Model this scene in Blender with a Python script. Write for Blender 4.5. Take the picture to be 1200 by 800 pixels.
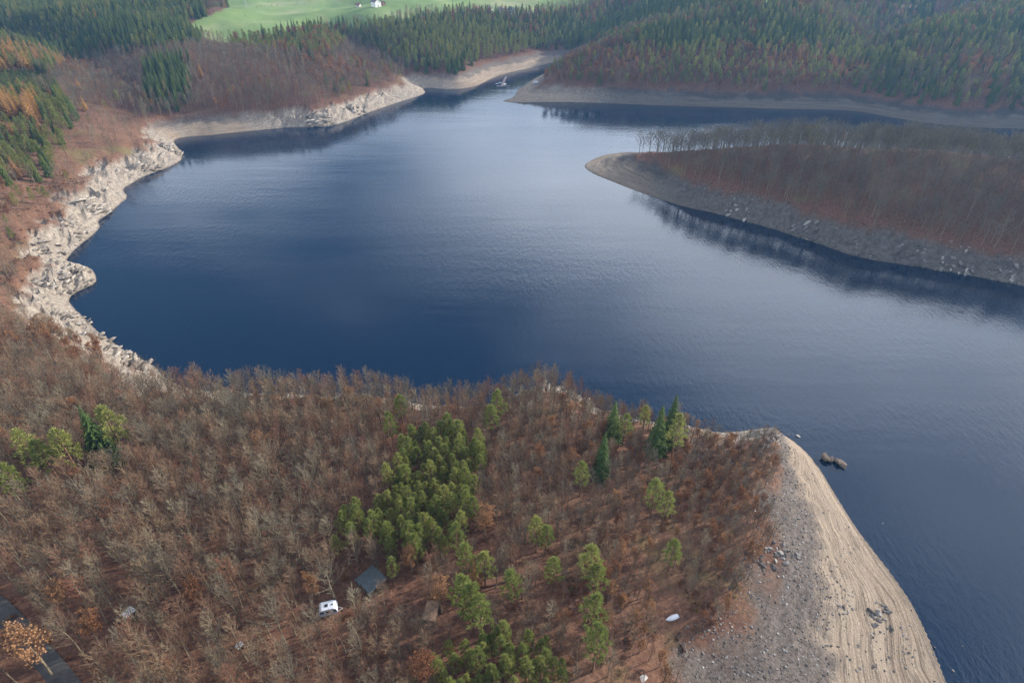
import bpy, math, random
import numpy as np

# ------------------------------------------------------------------ camera, sky, sun, exposure
for o in list(bpy.data.objects):
    bpy.data.objects.remove(o)
SC = bpy.context.scene
COL = SC.collection
CAM_H, PITCH, FPX = 140.0, math.radians(35.0), 700.0     # metres above the water, degrees down, focal length in photo pixels

cam_data = bpy.data.cameras.new('camera')
cam_data.sensor_width = 36.0
cam_data.lens = 36.0 * FPX / 1200.0
cam_data.clip_start = 1.0
cam_data.clip_end = 30000.0
cam = bpy.data.objects.new('camera', cam_data)
COL.objects.link(cam)
cam.location = (0, 0, CAM_H)
cam.rotation_euler = (math.radians(90) - PITCH, 0, 0)
SC.camera = cam

SUN_AZ, SUN_EL = math.radians(62.0), math.radians(19.5)   # azimuth clockwise from the view direction (+Y)
world = bpy.data.worlds.new('World')
SC.world = world
world.use_nodes = True
wn, wl = world.node_tree.nodes, world.node_tree.links
wn.clear()
w_out = wn.new('ShaderNodeOutputWorld')
w_bg = wn.new('ShaderNodeBackground')
w_sky = wn.new('ShaderNodeTexSky')
w_sky.sky_type = 'NISHITA'
w_sky.sun_disc = False
w_sky.sun_elevation = SUN_EL
w_sky.sun_rotation = SUN_AZ
w_sky.air_density = 1.0
w_sky.dust_density = 1.0
w_sky.ozone_density = 2.5
w_bg.inputs['Strength'].default_value = 0.083
# thin broken cloud over the whole sky
w_tc = wn.new('ShaderNodeTexCoord')
w_sep = wn.new('ShaderNodeSeparateXYZ')
wl.new(w_tc.outputs['Generated'], w_sep.inputs[0])
w_h = wn.new('ShaderNodeMath'); w_h.operation = 'ADD'; w_h.inputs[1].default_value = 0.16
w_abs = wn.new('ShaderNodeMath'); w_abs.operation = 'ABSOLUTE'
wl.new(w_sep.outputs['Z'], w_abs.inputs[0]); wl.new(w_abs.outputs[0], w_h.inputs[0])
w_cmb = wn.new('ShaderNodeCombineXYZ')
for ax_ in ('X', 'Y'):
    q_ = wn.new('ShaderNodeMath'); q_.operation = 'DIVIDE'
    wl.new(w_sep.outputs[ax_], q_.inputs[0]); wl.new(w_h.outputs[0], q_.inputs[1]); wl.new(q_.outputs[0], w_cmb.inputs[ax_])
w_noise = wn.new('ShaderNodeTexNoise')
w_noise.inputs['Scale'].default_value = 0.55
w_noise.inputs['Detail'].default_value = 6.0
w_noise.inputs['Roughness'].default_value = 0.55
w_ramp = wn.new('ShaderNodeValToRGB')
w_ramp.color_ramp.elements[0].position = 0.41
w_ramp.color_ramp.elements[0].color = (0, 0, 0, 1)
w_ramp.color_ramp.elements[1].position = 0.61
w_ramp.color_ramp.elements[1].color = (0.92, 0.92, 0.92, 1)
w_mix = wn.new('ShaderNodeMixRGB')
w_mix.inputs['Color2'].default_value = (16.5, 17.8, 20.0, 1)
w_off = wn.new('ShaderNodeVectorMath'); w_off.inputs[1].default_value = (8.0, 3.4, 0.0)
wl.new(w_cmb.outputs[0], w_off.inputs[0])
wl.new(w_off.outputs[0], w_noise.inputs['Vector'])
wl.new(w_noise.outputs['Fac'], w_ramp.inputs['Fac'])
wl.new(w_ramp.outputs['Color'], w_mix.inputs['Fac'])
wl.new(w_sky.outputs['Color'], w_mix.inputs['Color1'])
wl.new(w_mix.outputs['Color'], w_bg.inputs['Color'])
wl.new(w_bg.outputs['Background'], w_out.inputs['Surface'])

sun_data = bpy.data.lights.new('sun', 'SUN')
sun_data.energy = 5.0
sun_data.angle = math.radians(1.2)
sun_data.color = (1.0, 0.93, 0.83)
sun = bpy.data.objects.new('sun', sun_data)
COL.objects.link(sun)
sun.location = (300, 200, 400)
sun.rotation_euler = (math.radians(90) - SUN_EL, 0, math.pi - SUN_AZ)

SC.view_settings.view_transform = 'Standard'
SC.view_settings.look = 'None'
SC.view_settings.exposure = 1.0
SC.view_settings.gamma = 1.0
SC.view_settings.use_curve_mapping = False
SC.render.engine = 'CYCLES'
SC.cycles.max_bounces = 5
SC.cycles.diffuse_bounces = 2
SC.cycles.glossy_bounces = 2
SC.cycles.transmission_bounces = 2
SC.cycles.volume_bounces = 0
SC.cycles.use_denoising = True
SC.cycles.denoising_prefilter = 'NONE'
SC.cycles.use_adaptive_sampling = True
SC.cycles.adaptive_threshold = 0.012

RND = random.Random(11)
NPR = np.random.RandomState(5)

# ------------------------------------------------------------------ helpers: photo pixel <-> world, noise, materials
SP, CP = math.sin(PITCH), math.cos(PITCH)

def P(px, py, z=0.0):
    """world point at height z seen at a pixel of the 1200 x 800 photograph"""
    dx = (px - 600.0) / FPX
    dy = -(py - 400.0) / FPX
    d = (dx, CP + dy * SP, -SP + dy * CP)
    t = (z - CAM_H) / d[2]
    return (d[0] * t, d[1] * t)

def project(x, y, z):
    zz = z - CAM_H
    f = y * CP - zz * SP
    u = y * SP + zz * CP
    f = np.maximum(f, 1e-3)
    return 600.0 + FPX * x / f, 400.0 - FPX * u / f, f

def hash2(ix, iy, seed):
    n = (ix.astype(np.int64) * 374761393 + iy.astype(np.int64) * 668265263 + seed * 974634777) & 0x7fffffff
    n = ((n ^ (n >> 13)) * 1274126177) & 0x7fffffff
    n = n ^ (n >> 16)
    return (n & 0xffff) / 65535.0

def vnoise(x, y, seed=0):
    ix = np.floor(x); iy = np.floor(y)
    fx = x - ix; fy = y - iy
    fx = fx * fx * (3 - 2 * fx); fy = fy * fy * (3 - 2 * fy)
    a = hash2(ix, iy, seed); b = hash2(ix + 1, iy, seed)
    c = hash2(ix, iy + 1, seed); d = hash2(ix + 1, iy + 1, seed)
    return (a + (b - a) * fx) * (1 - fy) + (c + (d - c) * fx) * fy

def fbm(x, y, scale, octaves=4, seed=0):
    """about -1 .. 1"""
    out = np.zeros_like(x); amp = 1.0; tot = 0.0; s = 1.0 / scale
    for k in range(octaves):
        out += amp * (vnoise(x * s + 17.3 * k, y * s - 9.1 * k, seed + k) * 2 - 1)
        tot += amp; amp *= 0.5; s *= 2.03
    return out / tot * 1.6

def smooth(a, b, x):
    t = np.clip((x - a) / (b - a), 0, 1)
    return t * t * (3 - 2 * t)

def in_poly(px, py, poly):
    inside = np.zeros(px.shape, bool)
    n = len(poly); j = n - 1
    for i in range(n):
        xi, yi = poly[i]; xj, yj = poly[j]
        if yi != yj:
            c = ((yi > py) != (yj > py)) & (px < (xj - xi) * (py - yi) / (yj - yi) + xi)
            inside ^= c
        j = i
    return inside

def new_mat(name):
    m = bpy.data.materials.new(name)
    m.use_nodes = True
    nt = m.node_tree
    b = nt.nodes['Principled BSDF']
    return m, nt.nodes, nt.links, b

def noise_node(n, l, vec, scale, detail=4, rough=0.55):
    t = n.new('ShaderNodeTexNoise')
    t.inputs['Scale'].default_value = scale
    t.inputs['Detail'].default_value = detail
    t.inputs['Roughness'].default_value = rough
    if vec is not None:
        l.new(vec, t.inputs['Vector'])
    return t.outputs['Fac']

def ramp_node(n, l, fac, stops, interp='LINEAR'):
    r = n.new('ShaderNodeValToRGB')
    r.color_ramp.interpolation = interp
    els = r.color_ramp.elements
    while len(els) < len(stops):
        els.new(0.5)
    for e, (p, c) in zip(els, stops):
        e.position = p
        e.color = (c[0], c[1], c[2], 1) if not isinstance(c, (int, float)) else (c, c, c, 1)
    l.new(fac, r.inputs['Fac'])
    return r.outputs['Color']

def mix_node(n, l, fac, a, b, mode='MIX'):
    m = n.new('ShaderNodeMixRGB')
    m.blend_type = mode
    for sock, v in ((m.inputs['Fac'], fac), (m.inputs['Color1'], a), (m.inputs['Color2'], b)):
        if isinstance(v, (int, float)):
            sock.default_value = v if sock.name == 'Fac' else (v, v, v, 1)
        elif isinstance(v, tuple):
            sock.default_value = (v[0], v[1], v[2], 1)
        else:
            l.new(v, sock)
    return m.outputs['Color']

def math_node(n, l, op, a, b=None):
    m = n.new('ShaderNodeMath'); m.operation = op
    for i, v in enumerate((a, b)):
        if v is None: continue
        if isinstance(v, (int, float)): m.inputs[i].default_value = v
        else: l.new(v, m.inputs[i])
    return m.outputs[0]

def bump(n, l, bsdf, height, strength, dist):
    b = n.new('ShaderNodeBump')
    b.inputs['Strength'].default_value = strength
    b.inputs['Distance'].default_value = dist
    l.new(height, b.inputs['Height'])
    l.new(b.outputs['Normal'], bsdf.inputs['Normal'])

def simple_mat(name, c, rough=0.8, var=0.25, scale=3.0, metallic=0.0):
    m, n, l, b = new_mat(name)
    tc = n.new('ShaderNodeTexCoord')
    f = noise_node(n, l, tc.outputs['Object'], scale, 5, 0.6)
    lo = tuple(v * (1 - var) for v in c); hi = tuple(min(1, v * (1 + var)) for v in c)
    l.new(ramp_node(n, l, f, [(0.3, lo), (0.7, hi)]), b.inputs['Base Color'])
    b.inputs['Roughness'].default_value = rough
    b.inputs['Metallic'].default_value = metallic
    b.inputs['Specular IOR Level'].default_value = 0.3
    return m

def mesh_np(name, verts, faces, mats, mat_idx=None, smooth_shade=False):
    me = bpy.data.meshes.new(name)
    me.from_pydata(verts, [], faces)
    for m in mats: me.materials.append(m)
    if mat_idx is not None:
        me.polygons.foreach_set('material_index', mat_idx)
    if smooth_shade:
        me.polygons.foreach_set('use_smooth', [True] * len(me.polygons))
    me.update()
    return me

def link(name, data, parent=None, loc=None, rot=None, scale=None):
    o = bpy.data.objects.new(name, data)
    COL.objects.link(o)
    if parent is not None: o.parent = parent
    if loc is not None: o.location = loc
    if rot is not None: o.rotation_euler = rot
    if scale is not None: o.scale = scale if isinstance(scale, (tuple, list)) else (scale,) * 3
    return o

def tag(o, label=None, cat=None, group=None, kind=None):
    if label: o['label'] = label
    if cat: o['category'] = cat
    if group: o['group'] = group
    if kind: o['kind'] = kind
    return o

# ------------------------------------------------------------------ shoreline (traced on the water surface) and hill profile
SHORE_PX = [
    (1110, 800), (1150, 880), (1200, 1000), (1290, 1200), (1500, 1400), (2200, 1300), (2200, 520),
    # near shore of the wooded peninsula, right to left
    (1700, 420), (1450, 385), (1300, 355), (1200, 335), (1140, 323), (1080, 313), (1040, 307), (1000, 300), (965, 287), (930, 276),
    (900, 266), (865, 257), (840, 250), (800, 242), (770, 232), (740, 222), (715, 212), (697, 205), (687, 199), (684, 194), (690, 189),
    (703, 183), (722, 179), (745, 178), (800, 184), (900, 190), (1000, 197), (1200, 211), (1450, 225), (1900, 245),
    # far shore, right to left
    (2000, 170), (1500, 156), (1300, 153), (1200, 151), (1150, 150), (1110, 147), (1070, 142), (1040, 137), (1015, 132), (990, 129), (940, 128), (900, 127.5),
    (870, 126.5), (840, 125.5), (800, 124.5), (760, 123), (720, 121.5), (690, 120.5), (660, 120), (635, 120), (612, 120.5), (598, 120), (586, 119),
    (592, 117.2), (600, 115), (604, 111), (606, 106), (612, 102), (620, 97), (628, 91), (645, 84), (664, 76), (668, 72), (650, 73), (625, 79), (606, 83.5),
    (590, 87), (578, 91.5), (566, 97.5), (555, 102), (540, 104.5), (520, 104.5), (503, 103), (494, 104),
    # headland
    (500, 109), (490, 113), (470, 119), (450, 126), (432, 132), (420, 137), (405, 143), (390, 147), (372, 149), (350, 149), (320, 151), (290, 154), (255, 158),
    (225, 160), (205, 162.5), (203, 167), (211, 176), (214, 186), (206, 192), (190, 199), (176, 204), (165, 208), (153, 216), (142, 222), (151, 231), (140, 239),
    (127, 251), (113, 259), (118, 266), (108, 276), (93, 287), (80, 300), (76, 309), (92, 310), (106, 314), (113, 323), (112, 332), (98, 338), (86, 344), (79, 351),
    (86, 361), (97, 371), (108, 382), (118, 392), (131, 400), (143, 409), (156, 416), (172, 424), (183, 431),
    # far side of the near hill, hidden behind its trees
    (196, 446), (230, 458), (300, 462), (380, 465), (450, 467), (520, 478), (560, 482), (590, 472), (625, 464), (660, 470), (700, 484), (760, 496), (820, 506), (860, 507),
    # beach of the near point
    (882, 503), (900, 503), (918, 509), (934, 520), (949, 534), (962, 551), (975, 573), (988, 594), (1002, 616), (1020, 640), (1040, 665), (1056, 687), (1070, 708), (1088, 745), (1100, 775)]
SHORE = np.array([P(*p) for p in SHORE_PX])

def densify(pts, step):
    out = []
    n = len(pts)
    for i in range(n):
        a, b = pts[i], pts[(i + 1) % n]
        k = max(1, int(np.hypot(*(b - a)) / step))
        for q in range(k):
            out.append(a + (b - a) * q / k)
    return np.array(out)

def chaikin(pts):
    nxt = np.roll(pts, -1, axis=0)
    out = np.empty((len(pts) * 2, 2))
    out[0::2] = pts * 0.75 + nxt * 0.25
    out[1::2] = pts * 0.25 + nxt * 0.75
    return out
SHORE_S = chaikin(SHORE)

def shore_sdf(x, y):
    """metres inland of the waterline (negative over water)"""
    best = np.full(x.shape, 1e18)
    A = SHORE_S; B = np.roll(SHORE_S, -1, axis=0)
    for (ax, ay), (bx, by) in zip(A, B):
        ex, ey = bx - ax, by - ay
        L = ex * ex + ey * ey + 1e-9
        t = np.clip(((x - ax) * ex + (y - ay) * ey) / L, 0, 1)
        d = (x - ax - t * ex) ** 2 + (y - ay - t * ey) ** 2
        np.minimum(best, d, out=best)
    d = np.sqrt(best)
    return np.where(in_poly(x, y, SHORE_S), -d, d)

# px, py, elevation guess : bare slope, wooded slope, hill height, rockiness, rustiness of the ground
CTRL = [
    (182, 440, 0, 0.60, 0.45, 32, 1.0, .4), (300, 466, 0, .7, .5, 32, .8, .4), (420, 470, 0, .75, 0.55, 33, 0.8, .4), (520, 480, 0, .8, .6, 30, .8, .4), (625, 464, 0, 1.4, 1.0, 30, 1.0, .6), (760, 500, 0, 0.9, 0.55, 24, 0.6, .6), (825, 507, 0, 1.3, .6, 24, .7, .7), (858, 508, 0, 1.0, .5, 22, .7, .8),
    (885, 506, 0, 0.50, 0.32, 18, 0.45, .9), (980, 580, 0, 0.30, 0.28, 19, 0.0, .9), (1050, 690, 0, 0.18, 0.22, 22, 0.0, .8), (1110, 800, 0, 0.13, 0.2, 26, 0.0, .6),
    (1200, 1000, 0, 0.13, 0.2, 28, 0.0, .4), (100, 700, 38, 0.6, 0.5, 42, 0.4, .1), (300, 620, 34, 0.6, 0.5, 38, 0.4, .15), (520, 620, 28, .6, .45, 34, .3, .3), (700, 660, 22, .4, .35, 27, .2, .7),
    (850, 560, 12, .42, .3, 19, .1, .8), (850, 610, 12, .34, .28, 19, .1, .8), (790, 760, 10, .125, .22, 20, 0, .5), (860, 690, 8, .19, .24, 18, 0, .6), (20, 480, 36, .6, .45, 46, .6, .3),
    (85, 345, 0, 0.72, 0.45, 58, 1.0, .6), (20, 340, 20, .6, .45, 56, 1., .6), (60, 270, 8, 0.72, 0.40, 60, 1.0, .8), (125, 240, 0, 0.62, 0.40, 60, 1.0, .9), (190, 185, 0, 0.60, 0.42, 60, 1.0, 1.0), (0, 200, 25, .4, .4, 62, .5, .9),
    (250, 157, 0, 0.50, 0.50, 56, 0.25, .4), (390, 146, 0, 0.65, 0.50, 54, 0.95, .3), (470, 117, 0, 0.55, 0.50, 46, 0.9, .3), (495, 106, 0, .5, .5, 40, .6, .4),
    (530, 103, 0, 0.5, 0.55, 58, 0.3, .4), (590, 85, 0, 0.5, 0.5, 58, 0.2, .4), (590, 118, 0, 0.16, 0.4, 50, 0.3, .3), (640, 119, 0, .5, .5, 60, .5, .3),
    (720, 121, 0, 0.6, 0.6, 66, 0.5, .3), (900, 127, 0, 0.55, 0.55, 70, 0.2, .3), (1100, 147, 0, 0.55, 0.55, 70, 0.3, .3), (1400, 155, 0, .55, .5, 70, .3, .3),
    (697, 196, 0, 0.20, 0.30, 28, 0.3, .3), (730, 205, 3, .26, .4, 34, .3, .3), (765, 190, 10, .42, .5, 40, .4, .3), (800, 238, 0, .62, .58, 46, .5, .2), (900, 262, 0, 1.0, 0.60, 48, 0.8, -.5), (900, 200, 20, .95, .58, 48, .8, -.5), (1150, 320, 0, 1.0, 0.60, 50, 0.9, -.5), (1150, 230, 20, 1.0, .58, 52, .8, -.5), (1400, 370, 0, .9, .58, 54, .8, -.5),
    (60, 60, 45, .5, .4, 60, .3, .2), (330, 30, 52, .5, .4, 56, .2, .3), (600, 12, 52, .5, .4, 58, .2, .2), (900, 20, 60, .5, .45, 72, .2, .2), (1180, 40, 55, .5, .4, 74, .2, .2), (1180, 10, 60, .5, .4, 62, .2, .2)]
_c = [(P(a, b, z), v) for (a, b, z, *v) in CTRL]
CX = np.array([p[0] for p, v in _c]); CY = np.array([p[1] for p, v in _c]); CV = np.array([v for p, v in _c])
BARE = 10.0                                                      # height of the old waterline above today's

def fields(x, y):
    num = np.zeros((CV.shape[1],) + x.shape); den = np.zeros(x.shape)
    for cx, cy, v in zip(CX, CY, CV):
        s0 = 12.0 + 0.06 * math.hypot(cx, cy)
        w = 1.0 / (((x - cx) ** 2 + (y - cy) ** 2) / s0 ** 2 + 1.0) ** 2.2
        den += w
        for k in range(CV.shape[1]):
            num[k] += w * v[k]
    return num / den

VALLEYS = [([P(a, b, 20) for a, b in pts], w_, d_) for pts, w_, d_ in (
    (((630, 82), (650, 66), (668, 50), (690, 38), (740, 28)), 42, .75), (((985, 128), (985, 100), (1005, 72), (1045, 50), (1110, 38)), 45, .65),
    (((205, 163), (160, 120), (120, 92), (80, 76), (20, 66)), 42, .55), (((500, 101), (455, 78), (420, 58), (390, 48)), 36, .6), (((820, 124), (830, 95), (860, 70)), 30, .35), (((1150, 148), (1165, 110), (1210, 80)), 36, .45))]

def terrain(x, y):
    x = np.asarray(x, float); y = np.asarray(y, float)
    r = np.hypot(x, y)
    d = shore_sdf(x, y)
    s, s2, hh, rock, rust = fields(x, y)
    hh = hh + smooth(200, 900, r) * (fbm(x, y, 330, 3, 3) * 16 + fbm(x, y, 140, 2, 13) * 13 * smooth(40, 160, d)) + smooth(1200, 2600, r) * fbm(x, y, 1500, 3, 8) * 40
    for path, wid, dep in VALLEYS:
        dv = np.full(x.shape, 1e9)
        for (ax, ay), (bx, by) in zip(path[:-1], path[1:]):
            ex, ey = bx - ax, by - ay
            t = np.clip(((x - ax) * ex + (y - ay) * ey) / (ex * ex + ey * ey), 0, 1)
            dv = np.minimum(dv, np.hypot(x - ax - t * ex, y - ay - t * ey))
        hh = hh * (1 - dep * np.exp(-(dv / wid) ** 2))
    hh = np.maximum(hh, 16)
    wob = fbm(x, y, 14, 3, 21)
    # bays and noses of the waterline
    dd = d + smooth(0, 6, d) * (wob * 1.2 + fbm(x, y, 60, 2, 5) * 3.0 * smooth(5, 30, d))
    d0 = BARE / s
    zb = s * dd
    cap = hh - BARE
    zu = BARE + cap * (1 - np.exp(-s2 * np.maximum(dd - d0, 0) / cap))
    z = np.where(dd < d0, zb, zu)
    # terraces and ledges in the drawdown zone
    rz = rock * smooth(0.0, 2.0, z) * (1 - smooth(BARE + 1, BARE + 6, z))
    crag = np.abs(fbm(x, y, 9, 4, 31))
    z = z + rz * ((0.45 - crag) * 4.6 + fbm(x + y * .4, y, 4.2, 3, 35) * 1.2) * np.clip(z / 4.0, 0.15, 1)
    lines = (1 - rock) * smooth(0.2, 1.0, z) * (1 - smooth(BARE - 1, BARE, z))
    z = z + lines * 0.10 * np.sin(z * 2 * math.pi / 0.85)
    z = z + smooth(BARE - 1, BARE + 4, z) * (fbm(x, y, 30, 4, 41) * 1.3 + fbm(x, y, 6, 3, 44) * .25)
    z = np.where(d > 0, np.maximum(z, 0.04 + 0.04 * np.minimum(d, 5)), -np.minimum(0.45 * -d, 14.0) - 0.02)
    return z, d, rock, rust

# ------------------------------------------------------------------ terrain sheet
FIELD_PX = [(214, 32), (232, 44), (262, 51), (300, 47), (345, 40), (400, 34), (440, 30), (500, 21), (545, 17), (600, 18), (650, 15), (690, 4), (760, -60), (225, -60), (250, -8), (268, 9), (240, 20)]
FIELD2_PX = [(885, 2), (900, 5), (960, 3), (960, -3), (900, -2)]

NT, NR = 640, 720
th = np.linspace(math.radians(-78), math.radians(78), NT)
rr = 14.0 * np.exp(np.linspace(0, math.log(7000 / 14.0), NR))
TH, RR = np.meshgrid(th, rr)
GX = RR * np.sin(TH); GY = RR * np.cos(TH) - 8.0
GZ, GD, GROCK, GRUST = terrain(GX, GY)
gpx, gpy, gf = project(GX, GY, GZ)
gfield = in_poly(gpx, gpy, FIELD_PX) | in_poly(gpx, gpy, FIELD2_PX)
gbare = 1 - smooth(BARE - 0.8, BARE + 1.0, GZ + fbm(GX, GY, 11, 3, 51) * 1.3)

me = bpy.data.meshes.new('terrain')
nv = NT * NR
co = np.stack([GX, GY, GZ], -1).reshape(-1, 3)
idx = np.arange(nv).reshape(NR, NT)
quads = np.stack([idx[:-1, :-1], idx[:-1, 1:], idx[1:, 1:], idx[1:, :-1]], -1).reshape(-1, 4)
me.vertices.add(nv); me.vertices.foreach_set('co', co.ravel())
me.loops.add(quads.size); me.loops.foreach_set('vertex_index', quads.ravel())
me.polygons.add(len(quads))
me.polygons.foreach_set('loop_start', np.arange(len(quads)) * 4)
me.polygons.foreach_set('loop_total', np.full(len(quads), 4))
crisp = (GROCK * gbare * (RR < 620))[:-1, :-1].ravel() > .5
me.polygons.foreach_set('use_smooth', ~crisp)
for nm, arr in (('bare', gbare), ('rock', GROCK), ('rust', GRUST), ('field', gfield.astype(float)), ('dark', smooth(40, 110, GX) * smooth(210, 260, GY))):  # 'dark' masks the peninsula and far right shores for painted shade
    at = me.attributes.new(nm, 'FLOAT', 'POINT')
    at.data.foreach_set('value', arr.ravel().astype(np.float32))
me.update(calc_edges=True)
me.validate()

m, n, l, b = new_mat('ground_cover')
geo = n.new('ShaderNodeNewGeometry'); pos = geo.outputs['Position']
def attr(nm):
    a = n.new('ShaderNodeAttribute'); a.attribute_name = nm
    return a.outputs['Fac']
sep = n.new('ShaderNodeSeparateXYZ'); l.new(pos, sep.inputs[0])
# leaf litter
nf = noise_node(n, l, pos, 0.9, 6, 0.7); nm_ = noise_node(n, l, pos, 0.07, 4, 0.6); ng = noise_node(n, l, pos, 0.035, 5, 0.6)
lit_a = ramp_node(n, l, nf, [(0.25, (.045, .022, .016)), (0.5, (.105, .052, .034)), (0.75, (.18, .10, .065))])
lit_b = ramp_node(n, l, nf, [(0.25, (.060, .033, .021)), (0.5, (.125, .066, .040)), (0.78, (.22, .135, .085))])
rf = math_node(n, l, 'ADD', attr('rust'), math_node(n, l, 'MULTIPLY', math_node(n, l, 'SUBTRACT', nm_, 0.5), 1.8))
litter = mix_node(n, l, ramp_node(n, l, rf, [(0.35, 0.0), (1.0, 1.0)]), lit_a, lit_b)
grassf = ramp_node(n, l, ng, [(0.60, 0.0), (0.72, 0.55)])
litter = mix_node(n, l, grassf, litter, (.115, .115, .042))
# field
fn = noise_node(n, l, pos, 0.012, 6, 0.6)
fcol = ramp_node(n, l, fn, [(0.3, (.10, .155, .045)), (0.5, (.13, .185, .06)), (0.66, (.20, .215, .10))])
# drawdown zone: sand with waterline bands, gravel, rock
cmb = n.new('ShaderNodeCombineXYZ')
l.new(math_node(n, l, 'MULTIPLY', sep.outputs['Z'], 2.6), cmb.inputs['Z'])
l.new(math_node(n, l, 'MULTIPLY', sep.outputs['X'], 0.02), cmb.inputs['X'])
l.new(math_node(n, l, 'MULTIPLY', sep.outputs['Y'], 0.02), cmb.inputs['Y'])
band = noise_node(n, l, cmb.outputs[0], 1.0, 5, 0.7)
sand = ramp_node(n, l, band, [(0.32, (.055, .041, .031)), (0.40, (.17, .130, .096)), (0.46, (.25, .198, .150)), (0.50, (.10, .077, .057)), (0.55, (.27, .215, .162)), (0.66, (.21, .165, .122)), (0.74, (.11, .085, .064))])
sgr = noise_node(n, l, pos, 1.7, 6, 0.75)
sand = mix_node(n, l, 0.5, sand, ramp_node(n, l, sgr, [(0.3, (.35, .35, .35)), (0.7, (.72, .70, .68))]), 'OVERLAY')
vor = n.new('ShaderNodeTexVoronoi'); vor.inputs['Scale'].default_value = 1.6; l.new(pos, vor.inputs['Vector'])
grav = mix_node(n, l, noise_node(n, l, pos, 2.5, 5, .8), (.045, .037, .034), (.125, .105, .094))
vbw = n.new('ShaderNodeRGBToBW'); l.new(vor.outputs['Color'], vbw.inputs[0])
grav = mix_node(n, l, 0.6, grav, vbw.outputs[0], 'SOFT_LIGHT')
gz = math_node(n, l, 'ADD', sep.outputs['Z'], math_node(n, l, 'MULTIPLY', math_node(n, l, 'SUBTRACT', noise_node(n, l, pos, 0.05, 5, .65), 0.5), 14.0))
gfac = ramp_node(n, l, math_node(n, l, 'DIVIDE', gz, 10.0), [(0.50, 0.0), (0.70, .85)])
shore = mix_node(n, l, gfac, sand, grav)
vr = n.new('ShaderNodeTexVoronoi'); vr.feature = 'DISTANCE_TO_EDGE'; vr.inputs['Scale'].default_value = 0.42; vr.inputs['Randomness'].default_value = 1.0
wob = n.new('ShaderNodeVectorMath'); wob.operation = 'ADD'
wn_ = n.new('ShaderNodeTexNoise'); wn_.inputs['Scale'].default_value = 0.35; l.new(pos, wn_.inputs['Vector'])
wsc = n.new('ShaderNodeVectorMath'); wsc.operation = 'SCALE'; wsc.inputs['Scale'].default_value = 5.0; l.new(wn_.outputs['Color'], wsc.inputs[0])
l.new(pos, wob.inputs[0]); l.new(wsc.outputs[0], wob.inputs[1]); l.new(wob.outputs[0], vr.inputs['Vector'])
rn = noise_node(n, l, pos, 0.45, 7, 0.7)
rock = ramp_node(n, l, rn, [(0.28, (.085, .068, .054)), (0.42, (.17, .14, .112)), (0.58, (.26, .222, .18)), (0.75, (.36, .32, .27))])
rock = mix_node(n, l, ramp_node(n, l, vr.outputs['Distance'], [(0.0, .55), (0.07, 0.0)]), rock, (.12, .10, .085))
rockf = math_node(n, l, 'ADD', attr('rock'), math_node(n, l, 'MULTIPLY', math_node(n, l, 'SUBTRACT', noise_node(n, l, pos, 0.05, 4, .6), 0.5), 0.9))
shore = mix_node(n, l, ramp_node(n, l, rockf, [(0.35, 0.0), (0.6, 1.0)]), shore, rock)
shore = mix_node(n, l, attr('dark'), shore, mix_node(n, l, 1.0, shore, (.40, .43, .48), 'MULTIPLY'))  # shade of these shores painted into their colour as a bluish darkening
# wet rim
wet = ramp_node(n, l, sep.outputs['Z'], [(0.12, 0.45), (0.55, 0.0)])
shore = mix_node(n, l, wet, shore, (.07, .055, .042))
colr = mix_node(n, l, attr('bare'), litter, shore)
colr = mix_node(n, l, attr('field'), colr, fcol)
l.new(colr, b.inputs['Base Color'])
b.inputs['Roughness'].default_value = 0.95
b.inputs['Specular IOR Level'].default_value = 0.15
hgt = math_node(n, l, 'ADD', noise_node(n, l, pos, 1.6, 8, 0.75), math_node(n, l, 'MULTIPLY', vr.outputs['Distance'], math_node(n, l, 'MULTIPLY', attr('rock'), attr('bare'))))
bump(n, l, b, hgt, 0.8, 0.5)
me.materials.append(m)
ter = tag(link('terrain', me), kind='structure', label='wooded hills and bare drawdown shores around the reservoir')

# bilinear terrain lookup
LR0, LRS = math.log(14.0), math.log(7000 / 14.0) / (NR - 1)
def ground(x, y):
    x = np.asarray(x, float); y = np.asarray(y, float) + 8.0
    r = np.maximum(np.hypot(x, y), 14.001); t = np.arctan2(x, y)
    u = np.clip((np.log(r) - LR0) / LRS, 0, NR - 1.001)
    v = np.clip((t - th[0]) / (th[1] - th[0]), 0, NT - 1.001)
    i = u.astype(int); j = v.astype(int); fu = u - i; fv = v - j
    return ((GZ[i, j] * (1 - fv) + GZ[i, j + 1] * fv) * (1 - fu) + (GZ[i + 1, j] * (1 - fv) + GZ[i + 1, j + 1] * fv) * fu)
def gnear(arr, x, y):
    x = np.asarray(x, float); y = np.asarray(y, float) + 8.0
    r = np.maximum(np.hypot(x, y), 14.001); t = np.arctan2(x, y)
    i = np.clip(np.rint((np.log(r) - LR0) / LRS), 0, NR - 1).astype(int)
    j = np.clip(np.rint((t - th[0]) / (th[1] - th[0])), 0, NT - 1).astype(int)
    return arr[i, j]

def G(px, py, up=0.0):
    """point of the terrain (or of a surface `up` above it) seen at a photo pixel: march down the ray"""
    dx = (px - 600.0) / FPX; dy = -(py - 400.0) / FPX
    d = np.array((dx, CP + dy * SP, -SP + dy * CP))
    t = np.exp(np.linspace(math.log(60), math.log(6000), 4000))
    X, Y, Z = d[0] * t, d[1] * t, CAM_H + d[2] * t
    k = np.argmax(Z <= np.maximum(ground(X, Y), 0) + up)
    if k == 0: k = len(t) - 1
    a, c = t[k - 1], t[k]
    for _ in range(12):
        q = (a + c) / 2
        if CAM_H + d[2] * q <= max(float(ground(d[0] * q, d[1] * q)), 0) + up: c = q
        else: a = q
    return float(d[0] * c), float(d[1] * c), float(max(ground(d[0] * c, d[1] * c), 0))

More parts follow.
